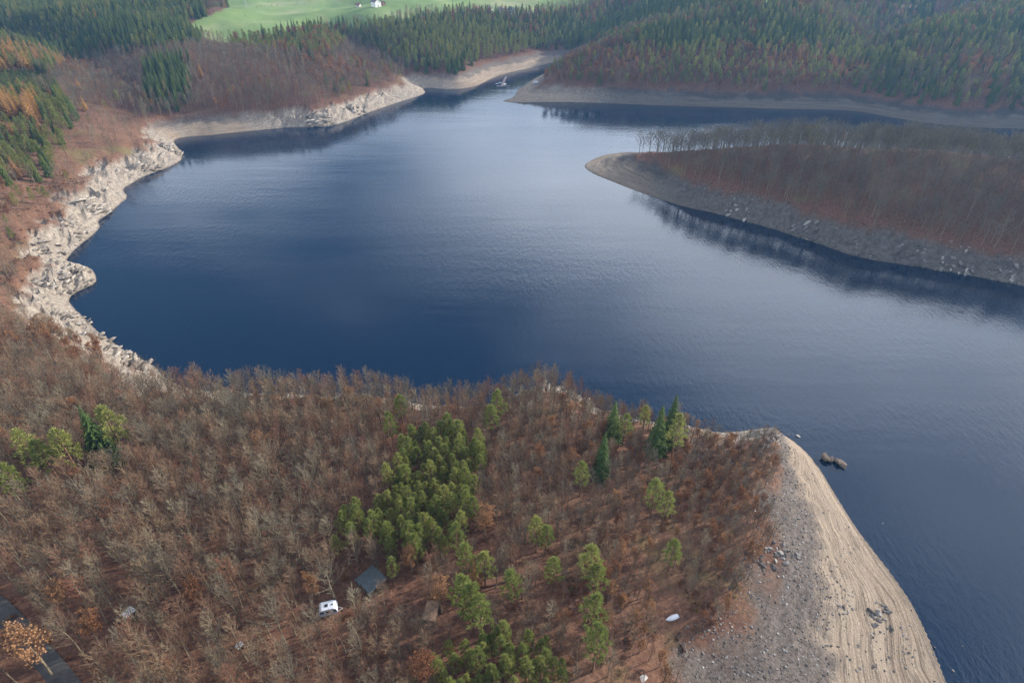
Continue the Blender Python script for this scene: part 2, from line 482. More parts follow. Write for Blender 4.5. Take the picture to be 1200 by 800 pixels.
# ------------------------------------------------------------------ water
m, n, l, b = new_mat('lake_water')
geo = n.new('ShaderNodeNewGeometry'); pos = geo.outputs['Position']
mp = n.new('ShaderNodeMapping'); mp.inputs['Rotation'].default_value = (0, 0, math.radians(-28)); mp.inputs['Scale'].default_value = (1.0, 0.42, 1)
l.new(pos, mp.inputs['Vector']); rip = mp.outputs['Vector']
b.inputs['Base Color'].default_value = (.0012, .0095, .026, 1)
b.inputs['IOR'].default_value = 1.52
b.inputs['Roughness'].default_value = 0.09
mp2 = n.new('ShaderNodeMapping'); mp2.inputs['Rotation'].default_value = (0, 0, math.radians(20)); mp2.inputs['Scale'].default_value = (.005, .026, 1)
l.new(pos, mp2.inputs['Vector'])
wind = ramp_node(n, l, noise_node(n, l, mp2.outputs['Vector'], 1.0, 4, 0.55), [(0.36, 0.12), (0.64, 1.0)])
h1 = noise_node(n, l, rip, 0.55, 3, 0.6)
h2 = noise_node(n, l, rip, 1.8, 3, 0.6)
hh_ = math_node(n, l, 'ADD', math_node(n, l, 'MULTIPLY', h1, 1.0), math_node(n, l, 'MULTIPLY', h2, 0.45))
hh_ = math_node(n, l, 'MULTIPLY', hh_, wind)
bump(n, l, b, hh_, 0.36, 0.3)
wx0, wx1, wy0, wy1 = -420, 1500, -260, 1300
water = tag(link('water', mesh_np('water', [(wx0, wy0, 0), (wx1, wy0, 0), (wx1, wy1, 0), (wx0, wy1, 0)], [(0, 1, 2, 3)], [m])), kind='structure', label='wind-rippled blue reservoir water')

# ------------------------------------------------------------------ tree prototypes
class MB:
    def __init__(self): self.v = []; self.f = []; self.m = []
    def tube(self, pts, rad, sides, mi=0):
        base = len(self.v)
        pts = [np.array(p, float) for p in pts]
        for k, p in enumerate(pts):
            q = pts[min(k + 1, len(pts) - 1)] - pts[max(k - 1, 0)]
            q = q / (np.linalg.norm(q) + 1e-9)
            a = np.cross(q, (0.31, 0.95, 0.1)); a /= np.linalg.norm(a) + 1e-9
            c = np.cross(q, a)
            for i in range(sides):
                t = 2 * math.pi * i / sides
                self.v.append(tuple(p + rad[k] * (math.cos(t) * a + math.sin(t) * c)))
        for k in range(len(pts) - 1):
            for i in range(sides):
                j = (i + 1) % sides
                self.f.append((base + k * sides + i, base + k * sides + j, base + (k + 1) * sides + j, base + (k + 1) * sides + i)); self.m.append(mi)
    def tri(self, a, b, c, mi=0):
        k = len(self.v); self.v += [tuple(a), tuple(b), tuple(c)]; self.f.append((k, k + 1, k + 2)); self.m.append(mi)
    def quad(self, a, b, c, d, mi=0):
        k = len(self.v); self.v += [tuple(a), tuple(b), tuple(c), tuple(d)]; self.f.append((k, k + 1, k + 2, k + 3)); self.m.append(mi)
    def box(self, x0, x1, y0, y1, z0, z1, mi=0):
        k = len(self.v)
        self.v += [(x0, y0, z0), (x1, y0, z0), (x1, y1, z0), (x0, y1, z0), (x0, y0, z1), (x1, y0, z1), (x1, y1, z1), (x0, y1, z1)]
        for q in ((0, 3, 2, 1), (4, 5, 6, 7), (0, 1, 5, 4), (1, 2, 6, 5), (2, 3, 7, 6), (3, 0, 4, 7)):
            self.f.append(tuple(k + i for i in q)); self.m.append(mi)
    def add(self, o, dm=0):
        k = len(self.v); self.v += o.v; self.f += [tuple(k + i for i in f) for f in o.f]; self.m += [i + dm for i in o.m]
    def mesh(self, name, mats, smooth_shade=False):
        return mesh_np(name, self.v, self.f, mats, self.m, smooth_shade)

def unit(v):
    v = np.array(v, float); return v / (np.linalg.norm(v) + 1e-9)
def rvec(r):
    return unit([r.gauss(0, 1), r.gauss(0, 1), r.gauss(0, 1)])

def tree_mat(name, stops, rough=0.9, var=0.35, scale=0.6, trans=0.0):
    """colour varies from tree to tree (object random) and through the crown (noise)"""
    m, n, l, b = new_mat(name)
    oi = n.new('ShaderNodeObjectInfo'); tc = n.new('ShaderNodeTexCoord')
    base = ramp_node(n, l, oi.outputs['Random'], stops)
    f = noise_node(n, l, tc.outputs['Object'], scale, 3, 0.6)
    sh = ramp_node(n, l, f, [(0.3, 1 - var), (0.7, 1.0)])
    l.new(mix_node(n, l, 1.0, base, sh, 'MULTIPLY'), b.inputs['Base Color'])
    b.inputs['Roughness'].default_value = rough
    b.inputs['Specular IOR Level'].default_value = 0.15
    if trans:
        tb = n.new('ShaderNodeBsdfTranslucent'); ms = n.new('ShaderNodeMixShader'); ms.inputs[0].default_value = trans
        l.new(b.inputs['Base Color'].links[0].from_socket, tb.inputs['Color'])
        l.new(b.outputs[0], ms.inputs[1]); l.new(tb.outputs[0], ms.inputs[2])
        l.new(ms.outputs[0], n['Material Output'].inputs['Surface'])
    return m

M_bark = tree_mat('grey_bark', [(0, (.14, .108, .075)), (.5, (.20, .158, .105)), (1, (.27, .225, .155))])
M_twig = tree_mat('bare_twigs', [(0, (.16, .085, .055)), (.3, (.19, .118, .075)), (.65, (.225, .155, .095)), (.85, (.20, .11, .072)), (1, (.19, .085, .05))], scale=.25)
M_pbark = tree_mat('pine_bark', [(0, (.16, .095, .06)), (1, (.24, .14, .085))])
M_pine = tree_mat('pine_needles', [(0, (.175, .205, .055)), (.5, (.225, .250, .068)), (1, (.285, .290, .085))], var=.25, scale=1.2, trans=.35)
M_spruce = tree_mat('spruce_needles', [(0, (.062, .098, .028)), (.5, (.090, .128, .034)), (1, (.135, .165, .045))], var=.25, scale=1.0, trans=.3)
M_larch = tree_mat('larch_needles', [(0, (.38, .20, .055)), (.5, (.46, .27, .08)), (1, (.36, .19, .09))], var=.3, trans=.35)
M_rust = tree_mat('withered_leaves', [(0, (.20, .085, .040)), (.5, (.29, .135, .06)), (1, (.36, .20, .10))], var=.35, trans=.3)

def bare_parts(seed, H=15.0, leaves=False, wide=1.0):
    r = random.Random(seed)
    tr, cr = MB(), MB()
    wx, wy = r.uniform(-.5, .5), r.uniform(-.5, .5)
    def axis(t):
        return np.array((wx * t * t * 1.6 + .18 * math.sin(5 * t + seed), wy * t * t * 1.6 + .18 * math.cos(4 * t + seed), H * t))
    ts = [0, .06, .2, .35, .5, .65, .8, .92]
    tr.tube([axis(t) - (np.array((0, 0, .5)) if t == 0 else 0) for t in ts], [.27, .2, .175, .15, .12, .085, .055, .03], 6)
    nl = 19
    tips = []
    for i in range(nl):
        t = .30 + .66 * (i + r.random()) / nl
        p0 = axis(t)
        az = i * 2.4 + r.uniform(-.5, .5)
        L = ((1 - t) * H * .30 + 1.15 + r.uniform(-.3, .6)) * (wide if wide == 1.0 else wide * (.75 + .5 * (1 - abs(2 * t - 1.1))))
        el = math.radians(r.uniform(44, 66) - (wide - 1) * 14)
        d = np.array((math.cos(az) * math.cos(el), math.sin(az) * math.cos(el), math.sin(el)))
        p1 = p0 + d * L * .5 + rvec(r) * .15
        d2 = unit(d + np.array((0, 0, .35)) + rvec(r) * .15)
        p2 = p1 + d2 * L * .55
        cr.tube([p0, p1, p2], [.045 + .05 * (1 - t), .035, .014], 4)
        for k in range(7):
            q = .25 + .75 * (k + r.random()) / 7
            s0 = p0 + (p1 - p0) * (q / .5) if q < .5 else p1 + (p2 - p1) * ((q - .5) / .5)
            dd = unit((d if q < .5 else d2) + rvec(r) * .75 + np.array((0, 0, .25)))
            LL = r.uniform(.9, 1.7) * (1.15 - .4 * q)
            s1 = s0 + dd * LL
            cr.tube([s0, s1], [.026, .008], 3)
            for w in range(5):
                a0 = s0 + dd * LL * (.25 + .75 * (w + r.random()) / 5)
                e = unit(dd + rvec(r) * .8 + np.array((0, 0, .2)))
                a1 = a0 + e * r.uniform(.45, .95)
                side = unit(np.cross(e, rvec(r))) * .024
                cr.tri(a0 - side, a0 + side, a1, 0)
                tips.append((a0 + a1) / 2)
    lv = MB()
    if leaves:
        for p in tips:
            for _ in range(2):
                c = p + rvec(r) * .35
                a = rvec(r) * .16; bb = unit(np.cross(a, rvec(r))) * .13
                lv.quad(c - a, c - bb, c + a, c + bb)
    return tr, cr, lv

def pine_parts(seed, H=14.0):
    r = random.Random(seed)
    tr, cr = MB(), MB()
    ts = [0, .1, .3, .5, .7, .85, .98]
    ox, oy = r.uniform(-.4, .4), r.uniform(-.4, .4)
    def axis(t): return np.array((ox * t * t, oy * t * t, H * t))
    tr.tube([axis(t) - (np.array((0, 0, .5)) if t == 0 else 0) for t in ts], [.24, .19, .17, .14, .1, .07, .03], 6)
    n = 64
    for i in range(n):
        u = (i + r.random()) / n
        t = .34 + .63 * u
        az = i * 2.399 + r.uniform(-.5, .5)
        R = 2.15 * (1 - u) ** .62 * (.5 + .5 * min(1, u / .18)) * r.uniform(.45, 1.15)
        p0 = axis(t)
        c = p0 + np.array((math.cos(az) * R, math.sin(az) * R, .45 * R + r.uniform(-.3, .3)))
        if i % 2 == 0: tr.tube([p0 - np.array((0, 0, .3)), c], [.05, .015], 3)
        s = r.uniform(.34, .62)
        out = unit(c - p0 + np.array((0, 0, .9)))
        for k in range(34):
            d = unit(rvec(r) + out * .7)
            q = c + d * s * r.uniform(.1, .75) + out * s * r.uniform(0, .9)
            e = unit(d * .7 + out * .8 + rvec(r) * .5)
            w = unit(np.cross(e, rvec(r))) * r.uniform(.05, .10)
            ln = r.uniform(.28, .55)
            cr.quad(q - w, q + w, q + w * .3 + e * ln, q - w * .3 + e * ln)
    return tr, cr

def spruce_parts(seed, H=17.0, R0=2.5, sparse=1.0, up=0.0):
    r = random.Random(seed)
    tr, cr = MB(), MB()
    tr.tube([(0, 0, -.5), (0, 0, H * .3), (0, 0, H * .7), (0, 0, H * .985)], [.24, .18, .1, .02], 6)
    tiers = int(24 * sparse)
    for i in range(tiers):
        t = .10 + .89 * i / (tiers - 1)
        z = H * t
        R = R0 * (1 - t) ** .82 + .18
        nb = max(5, int((5 + 8 * (1 - t)) * sparse))
        for k in range(nb):
            az = 2 * math.pi * (k + .5 * (i % 2)) / nb + r.uniform(-.25, .25)
            rl = R * r.uniform(.7, 1.12)
            d = np.array((math.cos(az), math.sin(az), 0)); sd = np.array((-math.sin(az), math.cos(az), 0))
            seg = 4 if R > 1 else 3
            for q in range(seg):
                a = (q + .15) / seg; e = (q + 1.25) / seg
                drop = (.55 - up) * rl
                za = z - drop * a ** 1.3 + r.uniform(-.1, .1); ze = z - drop * e ** 1.3 + .12 * rl * (e > .9)
                w = rl * .28 * (1 - .5 * a) + .1
                pa = d * rl * a + np.array((0, 0, za)); pe = d * rl * min(e, 1.0) + np.array((0, 0, ze))
                for s_ in (-1, 1):
                    dr = np.array((0, 0, -.16 * rl - .05))
                    cr.quad(pa, pa + sd * s_ * w + dr + d * .12 * rl, pe + sd * s_ * w * .45 + dr * .8, pe)
    return tr, cr

PROTO = {}          # kind -> list of (trunk mesh, crown mesh, joined mesh)
def add_proto(kind, tr, cr, mats_t, mats_c, extra=None):
    j = MB(); j.add(tr); j.add(cr, len(mats_t))
    PROTO.setdefault(kind, []).append((tr.mesh(kind + '_trunk', mats_t), cr.mesh(kind + '_crown', mats_c), j.mesh(kind + '_whole', mats_t + mats_c)))
for s_ in range(6):
    t_, c_, _ = bare_parts(100 + s_)
    add_proto('bare', t_, c_, [M_bark], [M_twig if s_ % 3 else M_bark])
M_grey = tree_mat('grey_twigs', [(0, (.10, .08, .062)), (.5, (.145, .125, .09)), (1, (.19, .17, .12))], scale=.25)
for s_ in range(4):
    t_, c_, _ = bare_parts(150 + s_, 14.0, False, 1.7)
    add_proto('bare', t_, c_, [M_bark], [M_grey])
for s_ in range(3):
    t_, c_, lv_ = bare_parts(200 + s_, 12.0, True)
    for f_ in range(len(lv_.m)): lv_.m[f_] = 1
    c_.add(lv_)
    add_proto('rust', t_, c_, [M_bark], [M_twig, M_rust])
for s_ in range(5):
    t_, c_ = pine_parts(300 + s_, 13.0 + s_ * .5)
    add_proto('pine', t_, c_, [M_pbark], [M_pine])
for s_ in range(4):
    t_, c_ = spruce_parts(400 + s_, 17.0, 2.6 + .25 * s_)
    add_proto('spruce', t_, c_, [M_pbark], [M_spruce])
for s_ in range(2):
    t_, c_ = spruce_parts(500 + s_, 16.0, 2.3, .8, .3)
    add_proto('larch', t_, c_, [M_pbark], [M_larch])
PH = {'bare': 15.0, 'rust': 12.0, 'pine': 14.0, 'spruce': 17.0, 'larch': 16.0}

# ------------------------------------------------------------------ where things stand (kept free of trees)
SITES = {'cabin': (436, 686), 'caravan': (386, 717), 'outhouse': (155, 724), 'woodshed': (506, 722), 'crate': (282, 759), 'boat': (787, 724),
         'logs_a': (795, 746), 'logs_b': (799, 760), 'slab': (752, 796)}
SITE = {k: G(*v) for k, v in SITES.items()}
CLEAR = [(SITE['cabin'][0] - .5, SITE['cabin'][1] - 2.0, 5.0), (SITE['caravan'][0], SITE['caravan'][1] - 1, 3.6), (SITE['outhouse'][0], SITE['outhouse'][1], 2.4), (SITE['woodshed'][0], SITE['woodshed'][1] - 1, 3.6),
         (SITE['crate'][0], SITE['crate'][1], 2.2), (SITE['boat'][0], SITE['boat'][1], 6), (SITE['logs_a'][0], SITE['logs_a'][1], 6), (SITE['slab'][0], SITE['slab'][1], 4)]
TRACK = [G(*p) for p in ((-60, 668), (-30, 692), (0, 716), (25, 742), (48, 768), (66, 790), (85, 815), (105, 845))]

# ------------------------------------------------------------------ forest: kinds by stand
def poly(*a): return list(zip(a[0::2], a[1::2]))
ZONES = [  # base-point polygon in the photograph, share of each kind, density, size range
    (poly(-40, 86, 30, 83, 66, 95, 70, 106, 45, 112, -40, 118), {}, 0, (1, 1)),
    (poly(-20, 122, 48, 122, 50, 142, -20, 148), dict(larch=.5, pine=.4, spruce=.1), .9, (.8, 1.1)),
    (poly(-60, 112, 45, 110, 85, 140, 80, 200, 45, 218, -60, 218), dict(pine=.52, spruce=.16, larch=.06, rust=.12, bare=.14), .75, (.65, 1.0)),
    (poly(-60, 205, 80, 170, 95, 128, 150, 128, 195, 162, 220, 190, 100, 262, 40, 300, -60, 335), dict(bare=.72, pine=.13, rust=.15), .38, (.45, .75)),
    (poly(-60, 300, 60, 288, 110, 375, 190, 440, -60, 455), dict(bare=.93, rust=.07), .85, (.5, .75)),
    (poly(170, 80, 225, 74, 224, 112, 208, 130, 176, 128), dict(spruce=.92, larch=.03, bare=.05), 1, (.8, 1.1)),
    (poly(274, 52, 330, 44, 400, 41, 408, 60, 380, 72, 300, 68, 275, 64), dict(pine=.6, rust=.25, spruce=.15), .95, (.75, 1.05)),
    (poly(-80, 34, 60, 30, 240, 34, 240, 56, 185, 66, 120, 64, 85, 80, 60, 94, -80, 94), dict(spruce=.62, pine=.25, bare=.12, larch=.01), 1, (.75, 1.1)),
    (poly(60, 92, 120, 62, 240, 46, 410, 50, 505, 95, 510, 135, 200, 168, 90, 135), dict(bare=.90, spruce=.03, pine=.03, rust=.04), 1, (.65, .9)),
    (poly(395, 42, 440, 32, 560, 17, 652, 17, 645, 70, 560, 86, 500, 96, 400, 62), dict(pine=.48, spruce=.28, rust=.11, larch=.02, bare=.11), 1, (.75, 1.05)),
    (poly(395, 60, 660, 60, 660, 105, 470, 105), dict(bare=.45, rust=.30, pine=.25), .9, (.55, .85)),
    (poly(630, 58, 960, 60, 1000, 92, 1000, 128, 630, 122), dict(pine=.33, rust=.32, spruce=.05, bare=.30), 1, (.7, 1.0)),
    (poly(960, 55, 1400, 50, 1400, 160, 1000, 140), dict(pine=.42, spruce=.20, bare=.26, rust=.12), 1, (.75, 1.1)),
    (poly(640, 62, 640, 22, 760, -5, 1400, -60, 1400, 62), dict(spruce=.47, pine=.24, rust=.11, bare=.18), 1, (.8, 1.1)),
    (poly(670, 150, 1500, 150, 1500, 420, 670, 300), dict(bare=.955, rust=.03, pine=.015), 1.0, (.55, 1.1)),
]
FG_RUST = poly(640, 640, 760, 540, 830, 500, 900, 500, 900, 640, 820, 780, 640, 830)
PINE_CLUMP = poly(452, 602, 462, 552, 480, 530, 545, 518, 566, 545, 560, 620, 545, 655, 500, 672, 472, 668, 408, 655, 404, 626)
PINE_CLUMP2 = poly(505, 775, 540, 755, 600, 762, 665, 768, 655, 835, 505, 845)

def scatter(r0, r1, step):
    n_ = int(2 * r1 / step)
    gx, gy = np.meshgrid(np.arange(-r1, r1, step), np.arange(10, r1, step))
    gx = gx + NPR.uniform(-.45, .45, gx.shape) * step; gy = gy + NPR.uniform(-.45, .45, gy.shape) * step
    r = np.hypot(gx, gy)
    k = (r >= r0) & (r < r1) & (np.abs(gx) < gy * .95 + 60)
    x, y = gx[k], gy[k]
    z = ground(x, y)
    px, py, f = project(x, y, z)
    k = (px > -90) & (px < 1290) & (py > -45) & (py < 900) & (z > BARE + .4)
    return x[k], y[k], z[k], px[k], py[k], f[k]

_x = scatter(20, 210, 3.6)
_k = (_x[3] > 560) & (_x[4] > 480)
_x = tuple(q[_k] for q in _x)
parts_ = [_x, scatter(20, 260, 2.8), scatter(260, 620, 4.6), scatter(620, 1000, 5.2), scatter(1000, 1900, 7.0)]
X, Y, Z, PX, PY, PF = [np.concatenate([p[i] for p in parts_]) for i in range(6)]
N = len(X)
KINDS = ['bare', 'rust', 'pine', 'spruce', 'larch']
kind = np.zeros(N, int); keep = np.ones(N, bool); size = NPR.uniform(.75, 1.1, N)
done = np.zeros(N, bool)
u1 = NPR.random_sample(N); u2 = NPR.random_sample(N); u3 = NPR.random_sample(N)
clump = np.where(np.hypot(X, Y) > 450, fbm(X, Y, 85, 3, 78) * .62, fbm(X, Y, 45, 3, 77) * .5)
def choose(sel, mix):
    c = 0.0
    uu = np.clip(.5 + (u1 - .5) * .75 + clump * .75, 0, .9999)
    first = True
    for kn, p in mix.items():
        k = sel & (uu >= c) & (uu < c + p + 1e-6)
        kind[k] = KINDS.index(kn); c += p
for pg, mix, dens, (s0, s1) in ZONES:
    sel = in_poly(PX, PY, pg) & ~done
    done |= sel
    keep &= ~(sel & (u2 > dens))
    choose(sel, mix)
    size = np.where(sel, s0 + (s1 - s0) * u3, size)
# near hill
fg = ~done & (PY > 300)
done |= fg
choose(fg, dict(bare=.965, rust=.035))
fscale = np.interp(PX, [0, 300, 520, 700, 860], [.75, .71, .62, .52, .44])
size = np.where(fg, fscale * (.72 + .5 * u3), size)
sel = fg & in_poly(PX, PY, FG_RUST)
keep &= ~(sel & (u2 > .92))
kind[sel & (u1 > .82)] = 1
for pg in (PINE_CLUMP, PINE_CLUMP2):
    sel = fg & in_poly(PX, PY, pg)
    kind[sel] = 2; size = np.where(sel, (.62 if pg is PINE_CLUMP else .48) + .25 * u3, size)
sel = fg & (PX > 640) & (PY > 760); keep &= ~(sel & (u2 > .6))
# everything else far away: patches of spruce and bare wood
rest = ~done
pn = fbm(X, Y, 140, 3, 61)
kind[rest & (pn > -.15)] = 3
kind[rest & (pn > -.15) & (u1 < .25)] = 2
kind[rest & (u1 > .965)] = 4
size = np.where(rest, .8 + .3 * u3, size)
keep &= ~(in_poly(PX, PY, FIELD_PX) | in_poly(PX, PY, FIELD2_PX))
for cx, cy, cr_ in CLEAR:
    keep &= (X - cx) ** 2 + (Y - cy) ** 2 > cr_ ** 2
for a, c in zip(TRACK[:-1], TRACK[1:]):
    ex, ey = c[0] - a[0], c[1] - a[1]
    t = np.clip(((X - a[0]) * ex + (Y - a[1]) * ey) / (ex * ex + ey * ey), 0, 1)
    keep &= (X - a[0] - t * ex) ** 2 + (Y - a[1] - t * ey) ** 2 > 4.0 ** 2

trees = {k: [] for k in KINDS}       # x, y, z, size, px, py, depth, forced label
for i in np.nonzero(keep)[0]:
    trees[KINDS[kind[i]]].append((X[i], Y[i], Z[i], size[i], PX[i], PY[i], PF[i], None))

def standing(kindname, tx, ty, L, label):
    """a tree whose tip is at (tx, ty) and which is L photo pixels long"""
    vx, vy = 600 - tx, 1400 - ty; q = math.hypot(vx, vy)
    x, y, z = G(tx + vx / q * L, ty + vy / q * L)
    best = min(np.linspace(2, 26, 97), key=lambda h: abs(project(x, y, z + h)[1] - ty))
    px, py, f = project(x, y, z)
    trees[kindname].append((x, y, z, best / PH[kindname], float(px), float(py), float(f), label))
SINGLE = [
    ('pine', 22, 505, 50, 'light green pine, leftmost of the pines above the left edge of the near wood'), ('pine', 41, 517, 44, 'small light green pine between two larger pines at the left edge'),
    ('pine', 62, 502, 52, 'broad light green pine, third from the left edge of the near wood'), ('spruce', 91, 475, 60, 'tall dark conical conifer in the light green group at the left edge'),
    ('pine', 117, 474, 54, 'feathery pale green pine, rightmost of the group at the left edge'), ('pine', 4, 546, 44, 'pale green pine cut by the left picture edge'),
    ('pine', 467, 461, 40, 'slim pale green pine standing alone above the dense pine clump'), ('pine', 455, 486, 42, 'yellow-green pine at the upper left of the dense pine clump'),
    ('pine', 583, 456, 52, 'broad light green pine near the rocky bluff'), ('pine', 575, 474, 44, 'lower light green pine beside the one near the rocky bluff'),
    ('pine', 524, 484, 46, 'light green pine at the top of the dense pine clump'), ('pine', 536, 491, 46, 'second light green pine at the top of the dense pine clump'),
    ('spruce', 722, 469, 52, 'dark green conical conifer near the water, left of the conifer trio'), ('pine', 734, 488, 38, 'short pale pine behind the dark conical conifer near the water'),
    ('spruce', 710, 506, 58, 'bright green rounded conifer in the middle of the bare wood'), ('pine', 683, 545, 40, 'small pale green pine left below the bright rounded conifer'),
    ('spruce', 794, 461, 66, 'tallest dark conifer of the trio at the lake edge'), ('spruce', 778, 474, 62, 'blue-green conifer, left one of the trio at the lake edge'),
    ('pine', 797, 489, 56, 'round crowned green pine, lowest of the trio at the lake edge'), ('pine', 758, 478, 34, 'small pine left of the conifer trio at the lake edge'),
    ('pine', 771, 561, 50, 'green pine above the rusty scrub near the beach'), ('pine', 783, 578, 42, 'second green pine above the rusty scrub near the beach'),
    ('pine', 630, 606, 44, 'green pine in the middle of the bare wood right of the pine clump'), ('pine', 641, 613, 40, 'smaller pine touching the one right of the pine clump'),
    ('pine', 545, 637, 46, 'bright green pine below the dense pine clump'), ('pine', 567, 645, 46, 'second bright green pine below the dense pine clump'),
    ('pine', 533, 617, 40, 'pale green pine just below the dense pine clump'), ('pine', 600, 668, 48, 'pale feathery pine in the gap between the two pine clumps'),
    ('pine', 650, 655, 40, 'thin pale pine among bare trees beyond the lower pine clump'), ('pine', 695, 645, 52, 'slender green pine standing above the lone pines on the rusty slope'),
    ('pine', 703, 660, 46, 'darker pine beside the slender one on the rusty slope'), ('pine', 697, 698, 54, 'rounded pine in the middle of the rusty slope'),
    ('pine', 702, 738, 52, 'lowest of the lone pines on the rusty slope'), ('pine', 792, 632, 42, 'bright pine beside the upper edge of the gravel'),
    ('pine', 551, 684, 60, 'tall pine above the lower pine clump'), ('pine', 540, 674, 56, 'pine beside the tall one above the lower pine clump'), ('pine', 563, 700, 54, 'third pine above the lower pine clump'),
    ('pine', 457, 655, 32, 'small green conifer right behind the dark hut'), ('pine', 392, 628, 30, 'small bright green pine left of the dense pine clump'),
    ('rust', 20, 742, 70, 'large orange-brown leafy tree beside the dark track'), ('rust', 97, 724, 46, 'orange-leaved tree right of the dark track'), ('rust', 60, 688, 44, 'orange-topped tree above the dark track'),
    ('rust', 222, 686, 46, 'yellow-brown leaved tree among the bare trees between the small sheds'), ('rust', 90, 552, 40, 'orange-brown tree below the left group of pines'), ('rust', 567, 600, 40, 'orange leaved tree right of the dense pine clump'),
    ('rust', 513, 684, 40, 'bright orange tree beside the brown shed'), ('rust', 495, 770, 44, 'orange tree at the left rim of the lower pine clump'), ('rust', 363, 674, 34, 'small orange treetop above the caravan'), ('rust', 478, 645, 34, 'orange tree below the dense pine clump'),
    ('larch', 555, 655, 36, 'yellow larch below the dense pine clump'), ('larch', 558, 515, 32, 'small yellow larch at the right rim of the dense pine clump'),
]
for s_ in SINGLE: standing(s_[0], s_[1], s_[2], s_[3] * (1.35 if s_[1] < 140 and s_[0] != 'rust' else .82 if s_[0] == 'rust' and s_[1] > 30 else .92), s_[4])
# room around the single trees: nothing right in front of them
SPOTS = [t for k in KINDS for t in trees[k] if t[7]]
for kn in ('bare', 'rust'):
    out_ = []
    for t in trees[kn]:
        if t[7] is None and t[5] > 400:
            bad = False
            for q in SPOTS:
                dx_, dy_ = t[0] - q[0], t[1] - q[1]
                dn = math.hypot(q[0], q[1]); fx, fy = -q[0] / dn, -q[1] / dn
                al = dx_ * fx + dy_ * fy; ac = abs(dx_ * fy - dy_ * fx)
                if -2 < al < 7.0 and ac < 2.2: bad = True; break
            if bad: continue
        out_.append(t)
    trees[kn] = out_
FARLARCH = [(917, 56), (922, 54), (928, 57), (939, 58), (943, 55), (948, 58), (1001, 66), (1007, 63), (1013, 65), (1019, 66), (1188, 58), (1195, 54), (1183, 62), (1160, 74), (1164, 80), (1153, 72), (1030, 42), (1040, 44), (1050, 47),
            (1078, 50), (1084, 52), (1092, 52), (213, 62), (232, 74), (268, 50), (178, 48), (88, 90), (94, 112), (52, 98), (4, 118), (12, 120), (26, 114), (31, 118), (37, 120), (48, 44), (8, 40), (767, 48), (779, 50), (856, 48), (688, 52), (744, 52), (738, 54), (812, 12)]
for k, (tx, ty) in enumerate(FARLARCH): standing('larch', tx, ty, 17 if ty < 100 else 20, None)
for kn in KINDS:
    if kn == 'larch': continue
    out_ = []
    for t in trees[kn]:
        bad = False
        if t[7] is None and t[5] < 150:
            for q in trees['larch'][-len(FARLARCH):]:
                dx_, dy_ = t[0] - q[0], t[1] - q[1]
                if abs(dx_) < 16 and abs(dy_) < 26:
                    dn = math.hypot(q[0], q[1]); fx, fy = -q[0] / dn, -q[1] / dn
                    al = dx_ * fx + dy_ * fy; ac = abs(dx_ * fy - dy_ * fx)
                    if -3 < al < 22 and ac < 3.2: bad = True; break
        if not bad: out_.append(t)
    trees[kn] = out_
for tx, ty in ((287, 17), (367, 8), (306, 6), (318, 5), (325, 5), (300, 8), (348, 2)): standing('bare', tx, ty, 5, None)

# young conifers of the plantation
x_, y_, z_, px_, py_, f_ = scatter(350, 900, 3.1)
for i in np.nonzero(in_poly(px_, py_, ZONES[0][0]))[0]:
    trees['spruce'].append((x_[i], y_[i], z_[i], .20 + .1 * RND.random(), px_[i], py_[i], f_[i], 'plant'))

def where(px, py):
    """the stand a tree belongs to, as one would find it in the picture"""
    if in_poly(np.array([px]), np.array([py]), PINE_CLUMP)[0]: return 'in the dense central pine clump'
    if in_poly(np.array([px]), np.array([py]), PINE_CLUMP2)[0]: return 'in the bottom edge pine clump'
    if py > 400:
        if px < 120 and py > 640: return 'beside the dark track at the lower left corner'
        if px < 230 and py > 560: return 'around the small pale-roofed outhouse in the near wood'
        if px < 340 and py > 640: return 'around the tiny white-topped crate in the near wood'
        if px < 480 and py > 640: return 'around the caravan and the dark hut in the near wood'
        if px < 640 and py > 640: return 'around the brown shed in the near wood'
        if px < 430: return 'on the near hill left of the dense pine clump'
        if py < 560: return 'along the lake edge of the near hill'
        if px < 780: return 'on the rusty slope right of the pine clumps'
        return 'on the scrubby rim above the gravel beach'
    if px > 660 and py > 160: return 'on the shaded peninsula'
    if px < 230 and py > 95: return 'on the rusty left bank'
    if px < 275: return 'in the upper left conifer wood'
    if px < 520 and py > 48: return 'on the brown headland'
    if px < 640: return 'on the slope behind the inlet'
    if px < 960: return 'on the long far hillside'
    return 'on the hazy upper right hillside'
LOOK = {'bare': 'leafless grey tree', 'rust': 'rust-leaved tree', 'pine': 'green pine', 'spruce': 'dark conical spruce', 'larch': 'golden autumn larch'}
NAME = {'bare': 'bare_tree', 'rust': 'rust_leaved_tree', 'pine': 'pine_tree', 'spruce': 'spruce_tree', 'larch': 'larch_tree'}
MASS = {'bare': 'far leafless broadleaf woods covering the slopes', 'rust': 'far rust-leaved trees mixed through the woods', 'pine': 'far green pine stands on the hillsides', 'spruce': 'far dark spruce woods on the hillsides', 'larch': 'far golden larches'}

